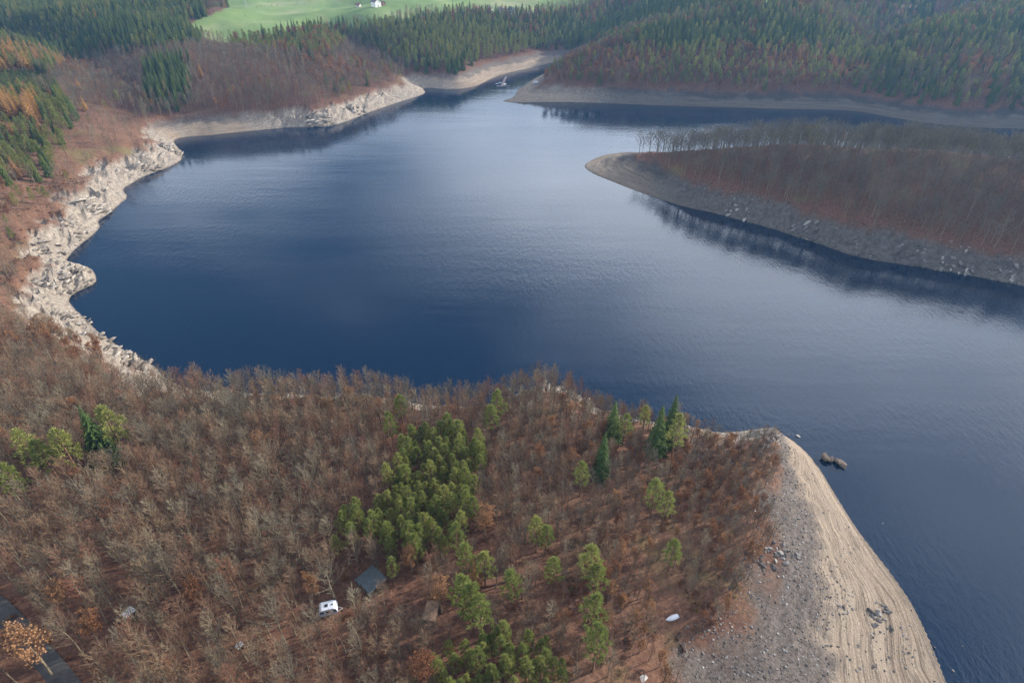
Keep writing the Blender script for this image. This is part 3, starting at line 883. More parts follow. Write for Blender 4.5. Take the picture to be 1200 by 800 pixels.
def gn_scatter(name, meshes, pts, label, cat):
    """one object whose points carry instances of the given meshes"""
    col = bpy.data.collections.new(name + '_kinds')
    for k, mm in enumerate(meshes):
        col.objects.link(bpy.data.objects.new('%s_kind_%02d' % (name, k), mm))
    me = bpy.data.meshes.new(name)
    pts = np.array(pts, float)
    me.vertices.add(len(pts)); me.vertices.foreach_set('co', pts[:, :3].ravel())
    for an, ty, vals in (('vi', 'INT', pts[:, 5].astype(np.int32)), ('rz', 'FLOAT', pts[:, 4].astype(np.float32)), ('sc', 'FLOAT', pts[:, 3].astype(np.float32))):
        at = me.attributes.new(an, ty, 'POINT'); at.data.foreach_set('value', vals)
    o = link(name, me)
    tag(o, label, cat, kind='stuff')
    ng = bpy.data.node_groups.new(name, 'GeometryNodeTree')
    ng.interface.new_socket('Geometry', in_out='INPUT', socket_type='NodeSocketGeometry')
    ng.interface.new_socket('Geometry', in_out='OUTPUT', socket_type='NodeSocketGeometry')
    gi = ng.nodes.new('NodeGroupInput'); go = ng.nodes.new('NodeGroupOutput')
    ci = ng.nodes.new('GeometryNodeCollectionInfo'); ci.inputs['Collection'].default_value = col
    ci.inputs['Separate Children'].default_value = True; ci.inputs['Reset Children'].default_value = True
    ip = ng.nodes.new('GeometryNodeInstanceOnPoints'); ip.inputs['Pick Instance'].default_value = True
    def na(nm, ty):
        a = ng.nodes.new('GeometryNodeInputNamedAttribute'); a.data_type = ty; a.inputs['Name'].default_value = nm
        return a.outputs['Attribute']
    cx = ng.nodes.new('ShaderNodeCombineXYZ')
    ng.links.new(na('rz', 'FLOAT'), cx.inputs['Z'])
    ng.links.new(gi.outputs[0], ip.inputs['Points'])
    ng.links.new(ci.outputs[0], ip.inputs['Instance'])
    ng.links.new(na('vi', 'INT'), ip.inputs['Instance Index'])
    ng.links.new(cx.outputs[0], ip.inputs['Rotation'])
    ng.links.new(na('sc', 'FLOAT'), ip.inputs['Scale'])
    ng.links.new(ip.outputs[0], go.inputs[0])
    md = o.modifiers.new('scatter', 'NODES'); md.node_group = ng
    return o

def nth_(k):
    return '%d%s' % (k, 'th' if 10 < k % 100 < 14 else {1: 'st', 2: 'nd', 3: 'rd'}.get(k % 10, 'th'))
LAND = {'the caravan': (386, 715), 'the blue-green-roofed hut': (436, 684), 'the pale-roofed outhouse': (155, 722), 'the brown shed': (505, 720), 'the white-topped box': (282, 758), 'the rowing boat': (788, 723),
        'the conifer trio at the lake': (785, 520), 'the bright rounded conifer': (710, 550), 'the left-edge pines': (75, 540), 'the large orange tree': (25, 775), 'the rocky bluff': (650, 465),
        'the yellow-brown tree': (222, 715), 'the pine beside the gravel': (792, 665), 'the lowest lone pine': (702, 780), 'the pine pair near the beach': (777, 600), 'the corner shore rocks': (170, 440)}
for kn in KINDS:
    lst = trees[kn]; order = {}; rows = {}
    def rank(t):
        if t[7] not in (None, 'plant'): return 1e9
        if not (-10 < t[4] < 1210 and -5 < t[5] < 815): return 0
        return t[3] / t[6]
    lst.sort(key=rank, reverse=True)
    single = [t for t in lst[:300] if rank(t) > 0]
    mass = lst[len(single):]
    np_ = len(PROTO[kn])
    def variant(t):
        if kn != 'bare': return RND.randrange(np_)
        if t[4] > 660 and 150 < t[5] < 420: return 6 + RND.randrange(4)
        if t[5] < 300: return RND.randrange(10)
        return RND.randrange(7)
    for t in single:
        vi = variant(t)
        fat = 1.15 if t[7] and t[7] != 'plant' else 1.5 if kn == 'larch' else 1.0
        e = link(NAME[kn], None, loc=(t[0], t[1], t[2]), rot=(0, 0, RND.uniform(0, 6.28)), scale=(t[3] * RND.uniform(.92, 1.08) * fat, t[3] * RND.uniform(.92, 1.08) * fat, t[3]))
        e.empty_display_size = .5
        link('trunk', PROTO[kn][vi][0], e); link('crown', PROTO[kn][vi][1], e)
        w = where(t[4], t[5])
        if t[7] and t[7] != 'plant': tag(e, t[7], 'tree', 'single ' + NAME[kn].replace('_', ' ') + 's')
        elif t[5] > 400 and not w.startswith('in the'):
            lm, (lx, ly) = min(LAND.items(), key=lambda q: math.hypot(q[1][0] - t[4], q[1][1] - t[5]))
            sec = int(round(math.atan2(t[4] - lx, ly - t[5]) / (math.pi / 4))) % 8
            order.setdefault((lm, sec), []).append((math.hypot(lx - t[4], ly - t[5]), e, w))
        else: rows.setdefault(w, []).append((t[5], t[4], e))
    for w, lst_ in rows.items():
        lst_.sort(key=lambda q: q[0])
        nrow = 1 if len(lst_) < 6 else 3 if len(lst_) < 24 else 5
        names = {1: ['only row'], 3: ['top row', 'middle row', 'bottom row'], 5: ['top row', 'second row', 'middle row', 'fourth row', 'bottom row']}[nrow]
        for q in range(nrow):
            part = sorted(lst_[len(lst_) * q // nrow: len(lst_) * (q + 1) // nrow], key=lambda a: a[1])
            for k, (_, _, e) in enumerate(part):
                tag(e, '%s %s, %s, %s from left' % (LOOK[kn], w, names[q], nth_(k + 1)), 'tree', LOOK[kn] + 's ' + w)
    for (lm, sec), lst_ in order.items():
        lst_.sort(key=lambda q: q[0])
        for k, (_, e, w) in enumerate(lst_):
            nth = '' if k == 0 else nth_(k + 1) + ' '
            tag(e, '%snearest %s %s %s' % (nth, LOOK[kn], ('straight above', 'up and right of', 'right of', 'down and right of', 'straight below', 'down and left of', 'left of', 'up and left of')[sec], lm), 'tree', LOOK[kn] + 's ' + w)
    if mass:
        gn_scatter(NAME[kn] + '_wood', [p[2] for p in PROTO[kn]], [(t[0], t[1], t[2], t[3], RND.uniform(0, 6.28), variant(t)) for t in mass], MASS[kn], 'woodland')
print('TREES', {k: len(v) for k, v in trees.items()})

# ------------------------------------------------------------------ scrub and undergrowth
def shrub_mesh(seed, mat_leaf):
    r = random.Random(seed); mb = MB()
    for k in range(9):
        d = unit(rvec(r) + np.array((0, 0, 1.1)))
        L = r.uniform(.5, 1.1)
        mb.tube([(0, 0, -.1), d * L], [.02, .006], 3, 0)
        for q in range(9):
            c = d * L * r.uniform(.4, 1.05) + rvec(r) * .22
            a = rvec(r) * .11; bb = unit(np.cross(a, rvec(r))) * .09
            mb.quad(c - a, c - bb, c + a, c + bb, 1)
    return mb.mesh('shrub', [M_twig, mat_leaf])
M_scrub = tree_mat('scrub_leaves', [(0, (.13, .055, .030)), (.4, (.20, .085, .042)), (.75, (.24, .125, .06)), (1, (.15, .14, .05))], var=.3, trans=.25)
shr = [shrub_mesh(900 + k, M_scrub) for k in range(4)]
x_, y_, z_, px_, py_, f_ = scatter(40, 480, 1.9)
dens = np.where(in_poly(px_, py_, FG_RUST), .75, np.where(py_ > 400, .10, np.where((px_ < 230) & (py_ > 120), .25, .04)))
sel = (NPR.random_sample(len(x_)) < dens * smooth(-.5, .35, fbm(x_, y_, 16, 3, 91)))
for cx, cy, cr_ in CLEAR: sel &= (x_ - cx) ** 2 + (y_ - cy) ** 2 > (cr_ * .8) ** 2
gn_scatter('undergrowth', shr, [(x_[i], y_[i], z_[i], RND.uniform(.6, 1.5), RND.uniform(0, 6.28), RND.randrange(4)) for i in np.nonzero(sel)[0]], 'low rust-brown scrub under the trees', 'undergrowth')

# ------------------------------------------------------------------ rocks
def rock_mat(name, stops):
    m, n, l, b = new_mat(name)
    oi = n.new('ShaderNodeObjectInfo'); tc = n.new('ShaderNodeTexCoord')
    base = ramp_node(n, l, oi.outputs['Random'], stops)
    f = noise_node(n, l, tc.outputs['Object'], 2.2, 6, .7)
    l.new(mix_node(n, l, 1.0, base, ramp_node(n, l, f, [(.3, .55), (.65, 1.0)]), 'MULTIPLY'), b.inputs['Base Color'])
    b.inputs['Roughness'].default_value = .92; b.inputs['Specular IOR Level'].default_value = .2
    bump(n, l, b, noise_node(n, l, tc.outputs['Object'], 5, 6, .7), .6, .15)
    return m
M_rock = rock_mat('pale_shore_rock', [(0, (.13, .105, .085)), (.5, (.23, .195, .16)), (1, (.38, .335, .285))])
M_bould = rock_mat('grey_boulder', [(0, (.07, .06, .056)), (.5, (.14, .125, .115)), (.8, (.22, .2, .185)), (1, (.36, .335, .305))])
import bmesh
def rock_mesh(seed, mat, flat=.6, n_=16):
    r = random.Random(seed)
    bm = bmesh.new()
    for _ in range(n_):
        d = rvec(r) * r.uniform(.42, .55)
        bm.verts.new((d[0] * 1.25, d[1], d[2] * flat))
    bmesh.ops.convex_hull(bm, input=bm.verts)
    for v in [v for v in bm.verts if not v.link_faces]: bm.verts.remove(v)
    me = bpy.data.meshes.new('rock'); bm.to_mesh(me); bm.free()
    me.materials.append(mat)
    return me
ROCKS = [rock_mesh(700 + k, M_rock, .55 + .06 * (k % 4)) for k in range(8)]
BOULD = [rock_mesh(740 + k, M_bould, .65 + .05 * (k % 4), 18) for k in range(8)]

OUT = [(203, 176, 7, 20, 'rocky knob at the tip of the pale left bank beside the inlet bay'), (178, 198, 9, 18, 'jagged rock ledge just below the left bank knob'), (148, 226, 8, 18, 'dark-faced rock spur jutting halfway down the left bank'), (118, 246, 9, 20, 'pale rock ledges above the smooth bay of the left bank'),
       (85, 268, 9, 16, 'tilted rock slabs at the top of the pale left bank'), (60, 292, 9, 16, 'broken grey rock where the left bank meets rusty grass'), (95, 324, 9, 30, 'rounded rocky point with a craggy end in the left bank'), (62, 332, 8, 18, 'scree slope behind the rounded rocky point'),
       (92, 374, 6, 16, 'blocky rock beside green bushes on the left shore'), (118, 396, 6, 20, 'blocky rock strip along the water left of the near wood'), (150, 420, 7, 26, 'pale rock shelf where the near wood meets the water'),
       (862, 251, 9, 14, 'low stones on the peninsula shore where its bank starts to steepen'), (940, 274, 9, 16, 'grey rocks midway along the shaded peninsula bank'), (1005, 296, 9, 16, 'grey rocks below the wood on the shaded peninsula bank'),
       (1065, 306, 9, 16, 'pale-flecked rocks on the right half of the peninsula bank'), (1120, 314, 9, 16, 'second rightmost rocks of the peninsula bank'), (1172, 324, 9, 16, 'rightmost rocks of the peninsula bank at the picture edge'),
       (375, 140, 10, 18, 'white rock cliff on the headland below the bare wood'), (420, 132, 10, 16, 'pale rock face near the tip of the headland'), (642, 452, 4, 18, 'pale rocky bluff on the lake edge of the near hill'), (662, 461, 4, 14, 'pale rock crest right below the bluff'), (684, 469, 4, 12, 'small jagged rock crest above the lake, last of the bluff')]
for px, py, rad, cnt, lab in OUT:
    cx, cy, cz = G(px, py)
    while cz < .6: py += 1; cx, cy, cz = G(px, py)
    dist = math.hypot(cx, cy)
    e = link('rock_outcrop', None, loc=(cx, cy, cz)); e.empty_display_size = .5
    tag(e, lab, 'rock', 'rock outcrops along the shore')
    r = random.Random(px * 7 + py)
    strike = r.uniform(-.5, .5) + .9
    for k in range(int(cnt * 1.7)):
        a = r.uniform(0, 6.28); q = rad * math.sqrt(r.random())
        x, y = cx + q * math.cos(a), cy + q * math.sin(a) * .8
        z = float(ground(x, y))
        if z < 0.05: continue
        s_ = r.uniform(1.1, 3.0) * (1.0 if dist < 400 else 1.6) * (.75 if 600 < px < 700 else 1)
        link('rock', (BOULD if px > 800 else ROCKS)[r.randrange(8)], e, (x - cx, y - cy, z - cz + s_ * .16), (r.uniform(-.5, .2), r.uniform(-.45, .1), strike + r.uniform(-.35, .35)), (s_ * r.uniform(1, 1.8), s_ * r.uniform(.6, 1), s_ * r.uniform(.6, 1.1)))

ISLET = [rock_mesh(760 + k, rock_mat('brown_islet_rock', [(0, (.085, .062, .05)), (1, (.17, .13, .10))]), .8, 22) for k in range(3)]
def boulder(px, py, size_, label, group, up=0.0, flat=None):
    x, y, z = G(px, py)
    o = link('boulder', ISLET[RND.randrange(3)] if up else BOULD[RND.randrange(8)], None, (x, y, z + size_ * .1 + up), (RND.uniform(-.3, .3), RND.uniform(-.3, .3), RND.uniform(0, 6.28)), (size_ * RND.uniform(.9, 1.3), size_ * RND.uniform(.7, 1), size_ * RND.uniform(.7, 1)))
    return tag(o, label, 'boulder', group)
boulder(967, 538, 3.0, 'brown boulder of the islet off the beach, the one nearest the shore', 'islet boulders', .7)
boulder(973, 540, 2.1, 'brown boulder second from the shore in the islet off the beach', 'islet boulders', .6)
boulder(980, 542, 2.3, 'brown boulder third from the shore in the islet off the beach', 'islet boulders', .55)
boulder(986, 545, 2.5, 'outermost pale-topped boulder of the islet off the beach', 'islet boulders', .55)
rb = random.Random(4)
PILES = [((1028, 722), (13, 15), 26, (.7, 1.7), 'pale boulder in the pile low on the striped beach', 'pale boulder pile on the beach'), ((1046, 735), (22, 12), 9, (.6, 1.3), 'loose pale boulder beside the pile near the waterline', 'loose boulders beside the pile'),
         ((916, 648), (17, 16), 46, (.6, 1.7), 'grey boulder in the stone field between scrub and sand', 'grey stone field boulders'), ((885, 655), (18, 12), 22, (.5, 1.1), 'grey boulder at the scrub side of the stone field', 'stones at the scrub side'),
         ((903, 513), (20, 7), 22, (.7, 1.8), 'pale rock at the lake-side tip of the near point', 'rocks at the tip of the point'), ((893, 525), (14, 10), 16, (.6, 1.2), 'dark grey stone behind the tip of the near point', 'stones behind the tip'),
         ((945, 610), (6, 10), 12, (.5, 1.1), 'small pale stone at the border of gravel and sand', 'stones at the gravel border'), ((985, 715), (16, 10), 8, (.5, .9), 'single pale stone on the sand left of the boulder pile', 'single stones left of the pile'),
         ((1050, 770), (60, 36), 30, (.3, .7), 'dark stone near the waterline of the lower beach', 'dark stones near the waterline'), ((1010, 770), (50, 26), 24, (.35, .7), 'dark stump-like stone scattered on the lower striped beach', 'dark stones on the lower beach'), ((985, 650), (28, 40), 20, (.3, .6), 'small dark stone scattered on the upper striped beach', 'dark stones on the upper beach')]
for (cx, cy), (rx, ry), cnt, (s0, s1), lab, grp in PILES:
    pts_ = sorted((cx + rb.gauss(0, .55) * rx, cy + rb.gauss(0, .55) * ry) for _ in range(cnt))
    for k in range(cnt):
        boulder(*pts_[k], s0 + (s1 - s0) * rb.random() ** 2, lab + ', %s from left' % nth_(k + 1), grp)

# loose gravel and rubble
def stones(name, meshes, r0, r1, step, cond, s0, s1, label):
    gx, gy = np.meshgrid(np.arange(-420, 420, step), np.arange(20, r1, step))
    gx = gx + NPR.uniform(-.5, .5, gx.shape) * step; gy = gy + NPR.uniform(-.5, .5, gy.shape) * step
    k = (np.hypot(gx, gy) > r0) & (np.hypot(gx, gy) < r1) & (np.abs(gx) < gy * .95 + 60)
    x, y = gx[k], gy[k]; z = ground(x, y)
    px, py, f = project(x, y, z)
    k = (px > -20) & (px < 1220) & (py < 860) & (z > .05) & (z < BARE + 1.2)
    x, y, z, px, py = x[k], y[k], z[k], px[k], py[k]
    k = cond(x, y, z, px, py)
    pts = [(x[i], y[i], z[i], s0 + (s1 - s0) * RND.random() ** 3, RND.uniform(0, 6.28), RND.randrange(len(meshes))) for i in np.nonzero(k)[0]]
    print(name, len(pts))
    gn_scatter(name, meshes, pts, label, 'stones')
stones('gravel', BOULD, 60, 240, .62, lambda x, y, z, px, py: (py > 480) & (NPR.random_sample(len(x)) < np.where(z + fbm(x, y, 16, 3, 70) * 3 > 5.2, .8, .05)), .10, .7, 'grey gravel strewn over the upper beach of the near point')
stones('rubble', ROCKS, 150, 560, 1.5, lambda x, y, z, px, py: (py < 480) & (gnear(GROCK, x, y) > .55) & (NPR.random_sample(len(x)) < smooth(-.15, .6, fbm(x, y, 22, 3, 72)) * .55), .3, 1.4, 'pale broken rubble on the bare rocky shores')

# ------------------------------------------------------------------ forest track
v, f = [], []
dense = []
for a, c in zip(TRACK[:-1], TRACK[1:]):
    k = max(2, int(math.hypot(c[0] - a[0], c[1] - a[1]) / 1.0))
    for q in range(k): dense.append((a[0] + (c[0] - a[0]) * q / k, a[1] + (c[1] - a[1]) * q / k))
for i, (x, y) in enumerate(dense):
    x2, y2 = dense[min(i + 1, len(dense) - 1)]; x1, y1 = dense[max(i - 1, 0)]
    tx, ty = x2 - x1, y2 - y1; q = math.hypot(tx, ty); nx, ny = -ty / q, tx / q
    zc = max(float(ground(x + nx * o_, y + ny * o_)) for o_ in (-1.9, -1, 0, 1, 1.9))
    for k, o_ in enumerate((-1.9, -1.0, 0, 1.0, 1.9)):
        v.append((x + nx * o_, y + ny * o_, zc + .10 + (.05 if k == 2 else 0) - (.25 if k in (0, 4) else 0)))
    if i:
        for k in range(4): f.append((5 * i + k - 5, 5 * i + k - 4, 5 * i + k + 1, 5 * i + k))
m, n, l, b = new_mat('track_surface')
geo = n.new('ShaderNodeNewGeometry')
l.new(ramp_node(n, l, noise_node(n, l, geo.outputs['Position'], .8, 6, .7), [(.3, (.022, .021, .022)), (.7, (.055, .051, .048))]), b.inputs['Base Color'])
b.inputs['Roughness'].default_value = .9
tag(link('track', mesh_np('track', v, f, [m], smooth_shade=True)), kind='structure', label='narrow dark forest track')

# ------------------------------------------------------------------ huts, caravan, boat
M_green = simple_mat('dark_green_roofing', (.055, .068, .075), .75, .35, 2)
M_darkwood = simple_mat('dark_stained_wood', (.045, .032, .024), .85, .3, 2)
M_brownwood = simple_mat('brown_board', (.15, .095, .065), .85, .3, 2)
M_tin = simple_mat('pale_sheet_metal', (.46, .48, .50), .5, .15, 1.5)
M_white = simple_mat('white_paint', (.46, .48, .54), .45, .08, 1)
M_glass = simple_mat('dark_glass', (.02, .025, .03), .12, .1, 1)
M_black = simple_mat('black_rubber', (.02, .02, .02), .8, .2, 3)
M_log = simple_mat('dark_log', (.075, .045, .030), .9, .4, 3)
M_conc = simple_mat('pale_concrete', (.52, .48, .42), .85, .15, 2)
M_tile = simple_mat('red_brown_roof_tiles', (.16, .07, .05), .8, .2, .5)
M_slate = simple_mat('grey_roof', (.10, .09, .10), .8, .2, .5)
M_plast = simple_mat('white_render_wall', (.72, .70, .66), .9, .06, .3)
M_steel = simple_mat('galvanised_steel', (.45, .46, .47), .5, .1, 1)
M_bluep = simple_mat('weathered_blue_paint', (.06, .13, .22), .6, .2, 1)

def boxm(*b_, mat=None, mats=None):
    mb = MB()
    for q in b_: mb.box(*q)
    return mb.mesh('piece', [mat])

def hut(name, key, w, d, h, pitch, rotz, m_wall, m_roof, label, door=True, over=.25):
    x, y, z = SITE[key]
    e = link(name, None, loc=(x, y, z), rot=(0, 0, rotz)); e.empty_display_size = .5
    tag(e, label, 'hut')
    wl_ = MB()
    t = .06
    for (x0, x1, y0, y1) in ((-w / 2, w / 2, -d / 2, -d / 2 + t), (-w / 2, w / 2, d / 2 - t, d / 2), (-w / 2, -w / 2 + t, -d / 2 + t + .002, d / 2 - t - .002), (w / 2 - t, w / 2, -d / 2 + t + .002, d / 2 - t - .002)):
        wl_.box(x0, x1, y0, y1, -.4, h)
    # gable ends
    for yy in (-d / 2 + t / 2, d / 2 - t / 2):
        wl_.tri((-w / 2, yy, h - .01), (w / 2, yy, h - .01), (0, yy, h + pitch * w / 2))
    link('wall', wl_.mesh('wall', [m_wall]), e)
    rf = link('roof', None, e, (0, 0, 0)); bpy.data.objects.remove(rf)
    ro = MB()
    W = w / 2 + over; D = d / 2 + over; zt = h + pitch * w / 2 + .05; zb = zt - pitch * W
    for s_ in (-1, 1):
        ro.quad((0, -D, zt), (s_ * W, -D, zb), (s_ * W, D, zb), (0, D, zt))
        ro.quad((0, -D, zt + .06), (s_ * W, -D, zb + .06), (s_ * W, D, zb + .06), (0, D, zt + .06))
        ro.quad((s_ * W, -D, zb), (s_ * W, D, zb), (s_ * W, D, zb + .06), (s_ * W, -D, zb + .06))
        for yy in (-D, D): ro.quad((0, yy, zt), (s_ * W, yy, zb), (s_ * W, yy, zb + .06), (0, yy, zt + .06))
    r_ = link('roof', ro.mesh('roof', [m_roof]), e)
    cap = MB(); cap.box(-.09, .09, -D - .02, D + .02, zt + .04, zt + .10); link('ridge_cap', cap.mesh('ridge_cap', [m_roof]), r_)
    # lapped strips of the covering
    ns = max(2, int(2 * D / 1.0))
    for k in range(1, ns):
        yy = -D + 2 * D * k / ns
        for s_ in (-1, 1):
            st = MB(); st.quad((s_ * .1, yy - .04, zt + .085 - pitch * .1), (s_ * (W - .02), yy - .04, zb + .085), (s_ * (W - .02), yy + .04, zb + .085), (s_ * .1, yy + .04, zt + .085 - pitch * .1))
            link('seam', st.mesh('seam', [m_roof]), r_)
    if door:
        dm = link('door', boxm((-.42, .42, -d / 2 - .035, -d / 2 - .002, .02, min(1.9, h - .1)), mat=M_brownwood), e)
        link('handle', boxm((.28, .34, -d / 2 - .075, -d / 2 - .037, .95, 1.05), mat=M_steel), dm)
        for s_ in (-1, 1):
            if w > 3:
                wd = link('window', boxm((s_ * w * .33 - .4, s_ * w * .33 + .4, -d / 2 - .03, -d / 2 - .003, 1.0, 1.7), mat=M_white), e)
                link('pane', boxm((s_ * w * .33 - .34, s_ * w * .33 + .34, -d / 2 - .036, -d / 2 - .031, 1.06, 1.64), mat=M_glass), wd)
    return e
hut('cabin', 'cabin', 4.3, 4.0, 2.2, .22, math.radians(-40), M_darkwood, M_green, 'dark hut with a blue-green felt roof in the near wood')
hut('outhouse', 'outhouse', 1.5, 1.7, 2.0, .12, math.radians(-25), M_darkwood, M_tin, 'tiny hut with a pale metal roof among the leftmost bare trees', over=.12)
hut('shed', 'woodshed', 2.3, 3.8, 2.0, .10, math.radians(-8), M_darkwood, M_brownwood, 'low shed with a plain brown roof beside the orange tree', over=.15)
hut('dog_kennel', 'crate', .9, 1.1, .9, .15, math.radians(-35), M_darkwood, M_white, 'tiny dark box with a white top in the near wood', over=.05, door=False)

def caravan():
    x, y, z = SITE['caravan']
    e = link('caravan', None, loc=(x, y, z), rot=(0, 0, math.radians(14))); e.empty_display_size = .5
    tag(e, 'white caravan parked under bare trees near the dark hut', 'caravan')
    L, W = 3.4, 1.85
    prof = [(-L / 2, .45), (-L / 2 - .05, 1.2), (-L / 2 + .18, 2.1), (-L / 2 + .5, 2.36), (L / 2 - .55, 2.40), (L / 2 - .2, 2.15), (L / 2 + .05, 1.3), (L / 2 - .02, .45)]
    mb = MB(); n_ = len(prof)
    ys = [(-W / 2, .94), (-W / 2 + .06, 1.0), (W / 2 - .06, 1.0), (W / 2, .94)]
    for yy, sc in ys:
        for (px, pz) in prof: mb.v.append((px * (sc * .02 + .98), yy, 1.4 + (pz - 1.4) * (sc * .3 + .7)))
    for k in range(3):
        for i in range(n_):
            j = (i + 1) % n_
            mb.f.append((k * n_ + i, k * n_ + j, (k + 1) * n_ + j, (k + 1) * n_ + i)); mb.m.append(0)
    mb.f.append(tuple(range(n_ - 1, -1, -1))); mb.m.append(0); mb.f.append(tuple(range(3 * n_, 4 * n_))); mb.m.append(0)
    body = link('body', mb.mesh('body', [M_white]), e)
    link('roof_hatch', boxm((-.5, .1, -.3, .3, 2.38, 2.46), mat=M_glass), e)
    link('roof_vent', boxm((.75, 1.05, -.15, .15, 2.38, 2.47), mat=M_black), e)
    for (x0, x1) in ((-1.5, -.7), (-.4, .3), (1.0, 1.6)):
        link('window', boxm((x0, x1, -W / 2 - .02, -W / 2 + .01, 1.35, 1.85), mat=M_glass), e)
    link('door', boxm((.45, .9, -W / 2 - .015, -W / 2 + .01, .55, 2.0), mat=M_tin), e)
    link('stripe', boxm((-L / 2 + .1, L / 2 - .1, -W / 2 - .012, -W / 2 + .01, 1.0, 1.08), mat=M_bluep), e)
    for s_ in (-1, 1):
        w_ = MB(); w_.tube([(0, s_ * W / 2 - s_ * .2, .3), (0, s_ * W / 2 - s_ * .02, .3)], [.3, .3], 14)
        for yy in (s_ * W / 2 - s_ * .2, s_ * W / 2 - s_ * .02):
            base = len(w_.v)
            for i in range(14): w_.v.append((.3 * math.cos(6.283 * i / 14), yy, .3 + .3 * math.sin(6.283 * i / 14)))
            w_.f.append(tuple(range(base, base + 14))); w_.m.append(0)
        link('wheel', w_.mesh('wheel', [M_black]), e)
    d_ = MB(); d_.tube([(L / 2, -.5, .45), (L / 2 + .9, 0, .42)], [.04, .04], 6); d_.tube([(L / 2, .5, .45), (L / 2 + .9, 0, .42)], [.04, .04], 6); d_.tube([(L / 2 + .85, 0, .42), (L / 2 + .85, 0, 0)], [.03, .03], 6)
    link('drawbar', d_.mesh('drawbar', [M_steel]), e)
caravan()

def rowing_boat(name, loc, rotz, length, label, mat, upturned=True):
    e = link(name, None, loc=loc, rot=(0, 0, rotz)); e.empty_display_size = .5
    tag(e, label, 'boat')
    st = 11; hull = MB(); gun = MB()
    B = length * .36
    for i in range(st):
        t = i / (st - 1)
        w = B / 2 * (1 - max(0, (t - .35) / .65) ** 2.2) * (.82 + .18 * min(1, t / .35)); w = max(w, .015)
        dep = .42 * (1 - .12 * t); sheer = .10 * t * t
        for k in range(9):
            a = math.pi * k / 8
            yy = -math.cos(a) * w; zz = (math.sin(a) ** .7) * dep
            hull.v.append((length * (t - .5), yy, zz - sheer * (1 - math.sin(a)) if upturned else .42 - zz + sheer))
    for i in range(st - 1):
        for k in range(8):
            q = i * 9 + k
            hull.f.append((q, q + 1, q + 10, q + 9)); hull.m.append(0)
    hull.f.append(tuple(range(9))); hull.m.append(0)
    link('hull', hull.mesh('hull', [mat], True), e)
    for s_ in (0, 8):
        pts = [np.array(hull.v[i * 9 + s_]) for i in range(st)]
        g = MB(); g.tube(pts, [.035] * st, 5); link('gunwale', g.mesh('gunwale', [M_steel]), e)
    kz = .43 if upturned else .0
    kp = [np.array(hull.v[i * 9 + 4]) + np.array((0, 0, .01 if upturned else -.01)) for i in range(st)]
    g = MB(); g.tube(kp, [.03] * st, 4); link('keel', g.mesh('keel', [M_tin]), e)
    if not upturned:
        for t in (-.22, .12): link('thwart', boxm((length * t - .12, length * t + .12, -B * .42, B * .42, .26, .30), mat=M_brownwood), e)
    return e
x, y, z = SITE['boat']
rowing_boat('rowing_boat', (x, y, z + .1), math.radians(200), 3.3, 'upturned white rowing boat at the grassy rim of the beach', M_white)

def log_pile(key, label, seed):
    x, y, z = SITE[key]
    r = random.Random(seed)
    e = link('log_pile', None, loc=(x, y, z), rot=(0, 0, r.uniform(0, 3))); e.empty_display_size = .3
    tag(e, label, 'logs')
    for k in range(9):
        row = 0 if k < 5 else 1 if k < 8 else 2
        yy = (k if row == 0 else k - 5 + .5 if row == 1 else 1.5) * .27 - .55
        g = MB(); zc = .14 + row * .23
        g.tube([(-.8 + r.uniform(-.15, .1), yy, zc), (.8 + r.uniform(-.1, .15), yy + r.uniform(-.05, .05), zc)], [.13, .115], 8)
        n_ = len(g.v)
        g.f.append(tuple(range(7, -1, -1))); g.m.append(0); g.f.append(tuple(range(n_ - 8, n_))); g.m.append(0)
        link('log', g.mesh('log', [M_log]), e)
log_pile('logs_a', 'dark brown pile of wood just below the rowing boat', 3)
log_pile('logs_b', 'reddish brown pile of wood lowest beside the sandy patch', 5)
x, y, z = SITE['slab']
e = link('concrete_slab', None, loc=(x, y, z), rot=(0.08, -.05, .6)); e.empty_display_size = .3
tag(e, 'pale broken slab lying in the scrub at the bottom picture edge', 'slab')
link('slab', boxm((-.9, .9, -.6, .6, -.1, .12), mat=M_conc), e); link('step', boxm((.92, 1.35, -.5, .3, -.1, .05), mat=M_conc), e)

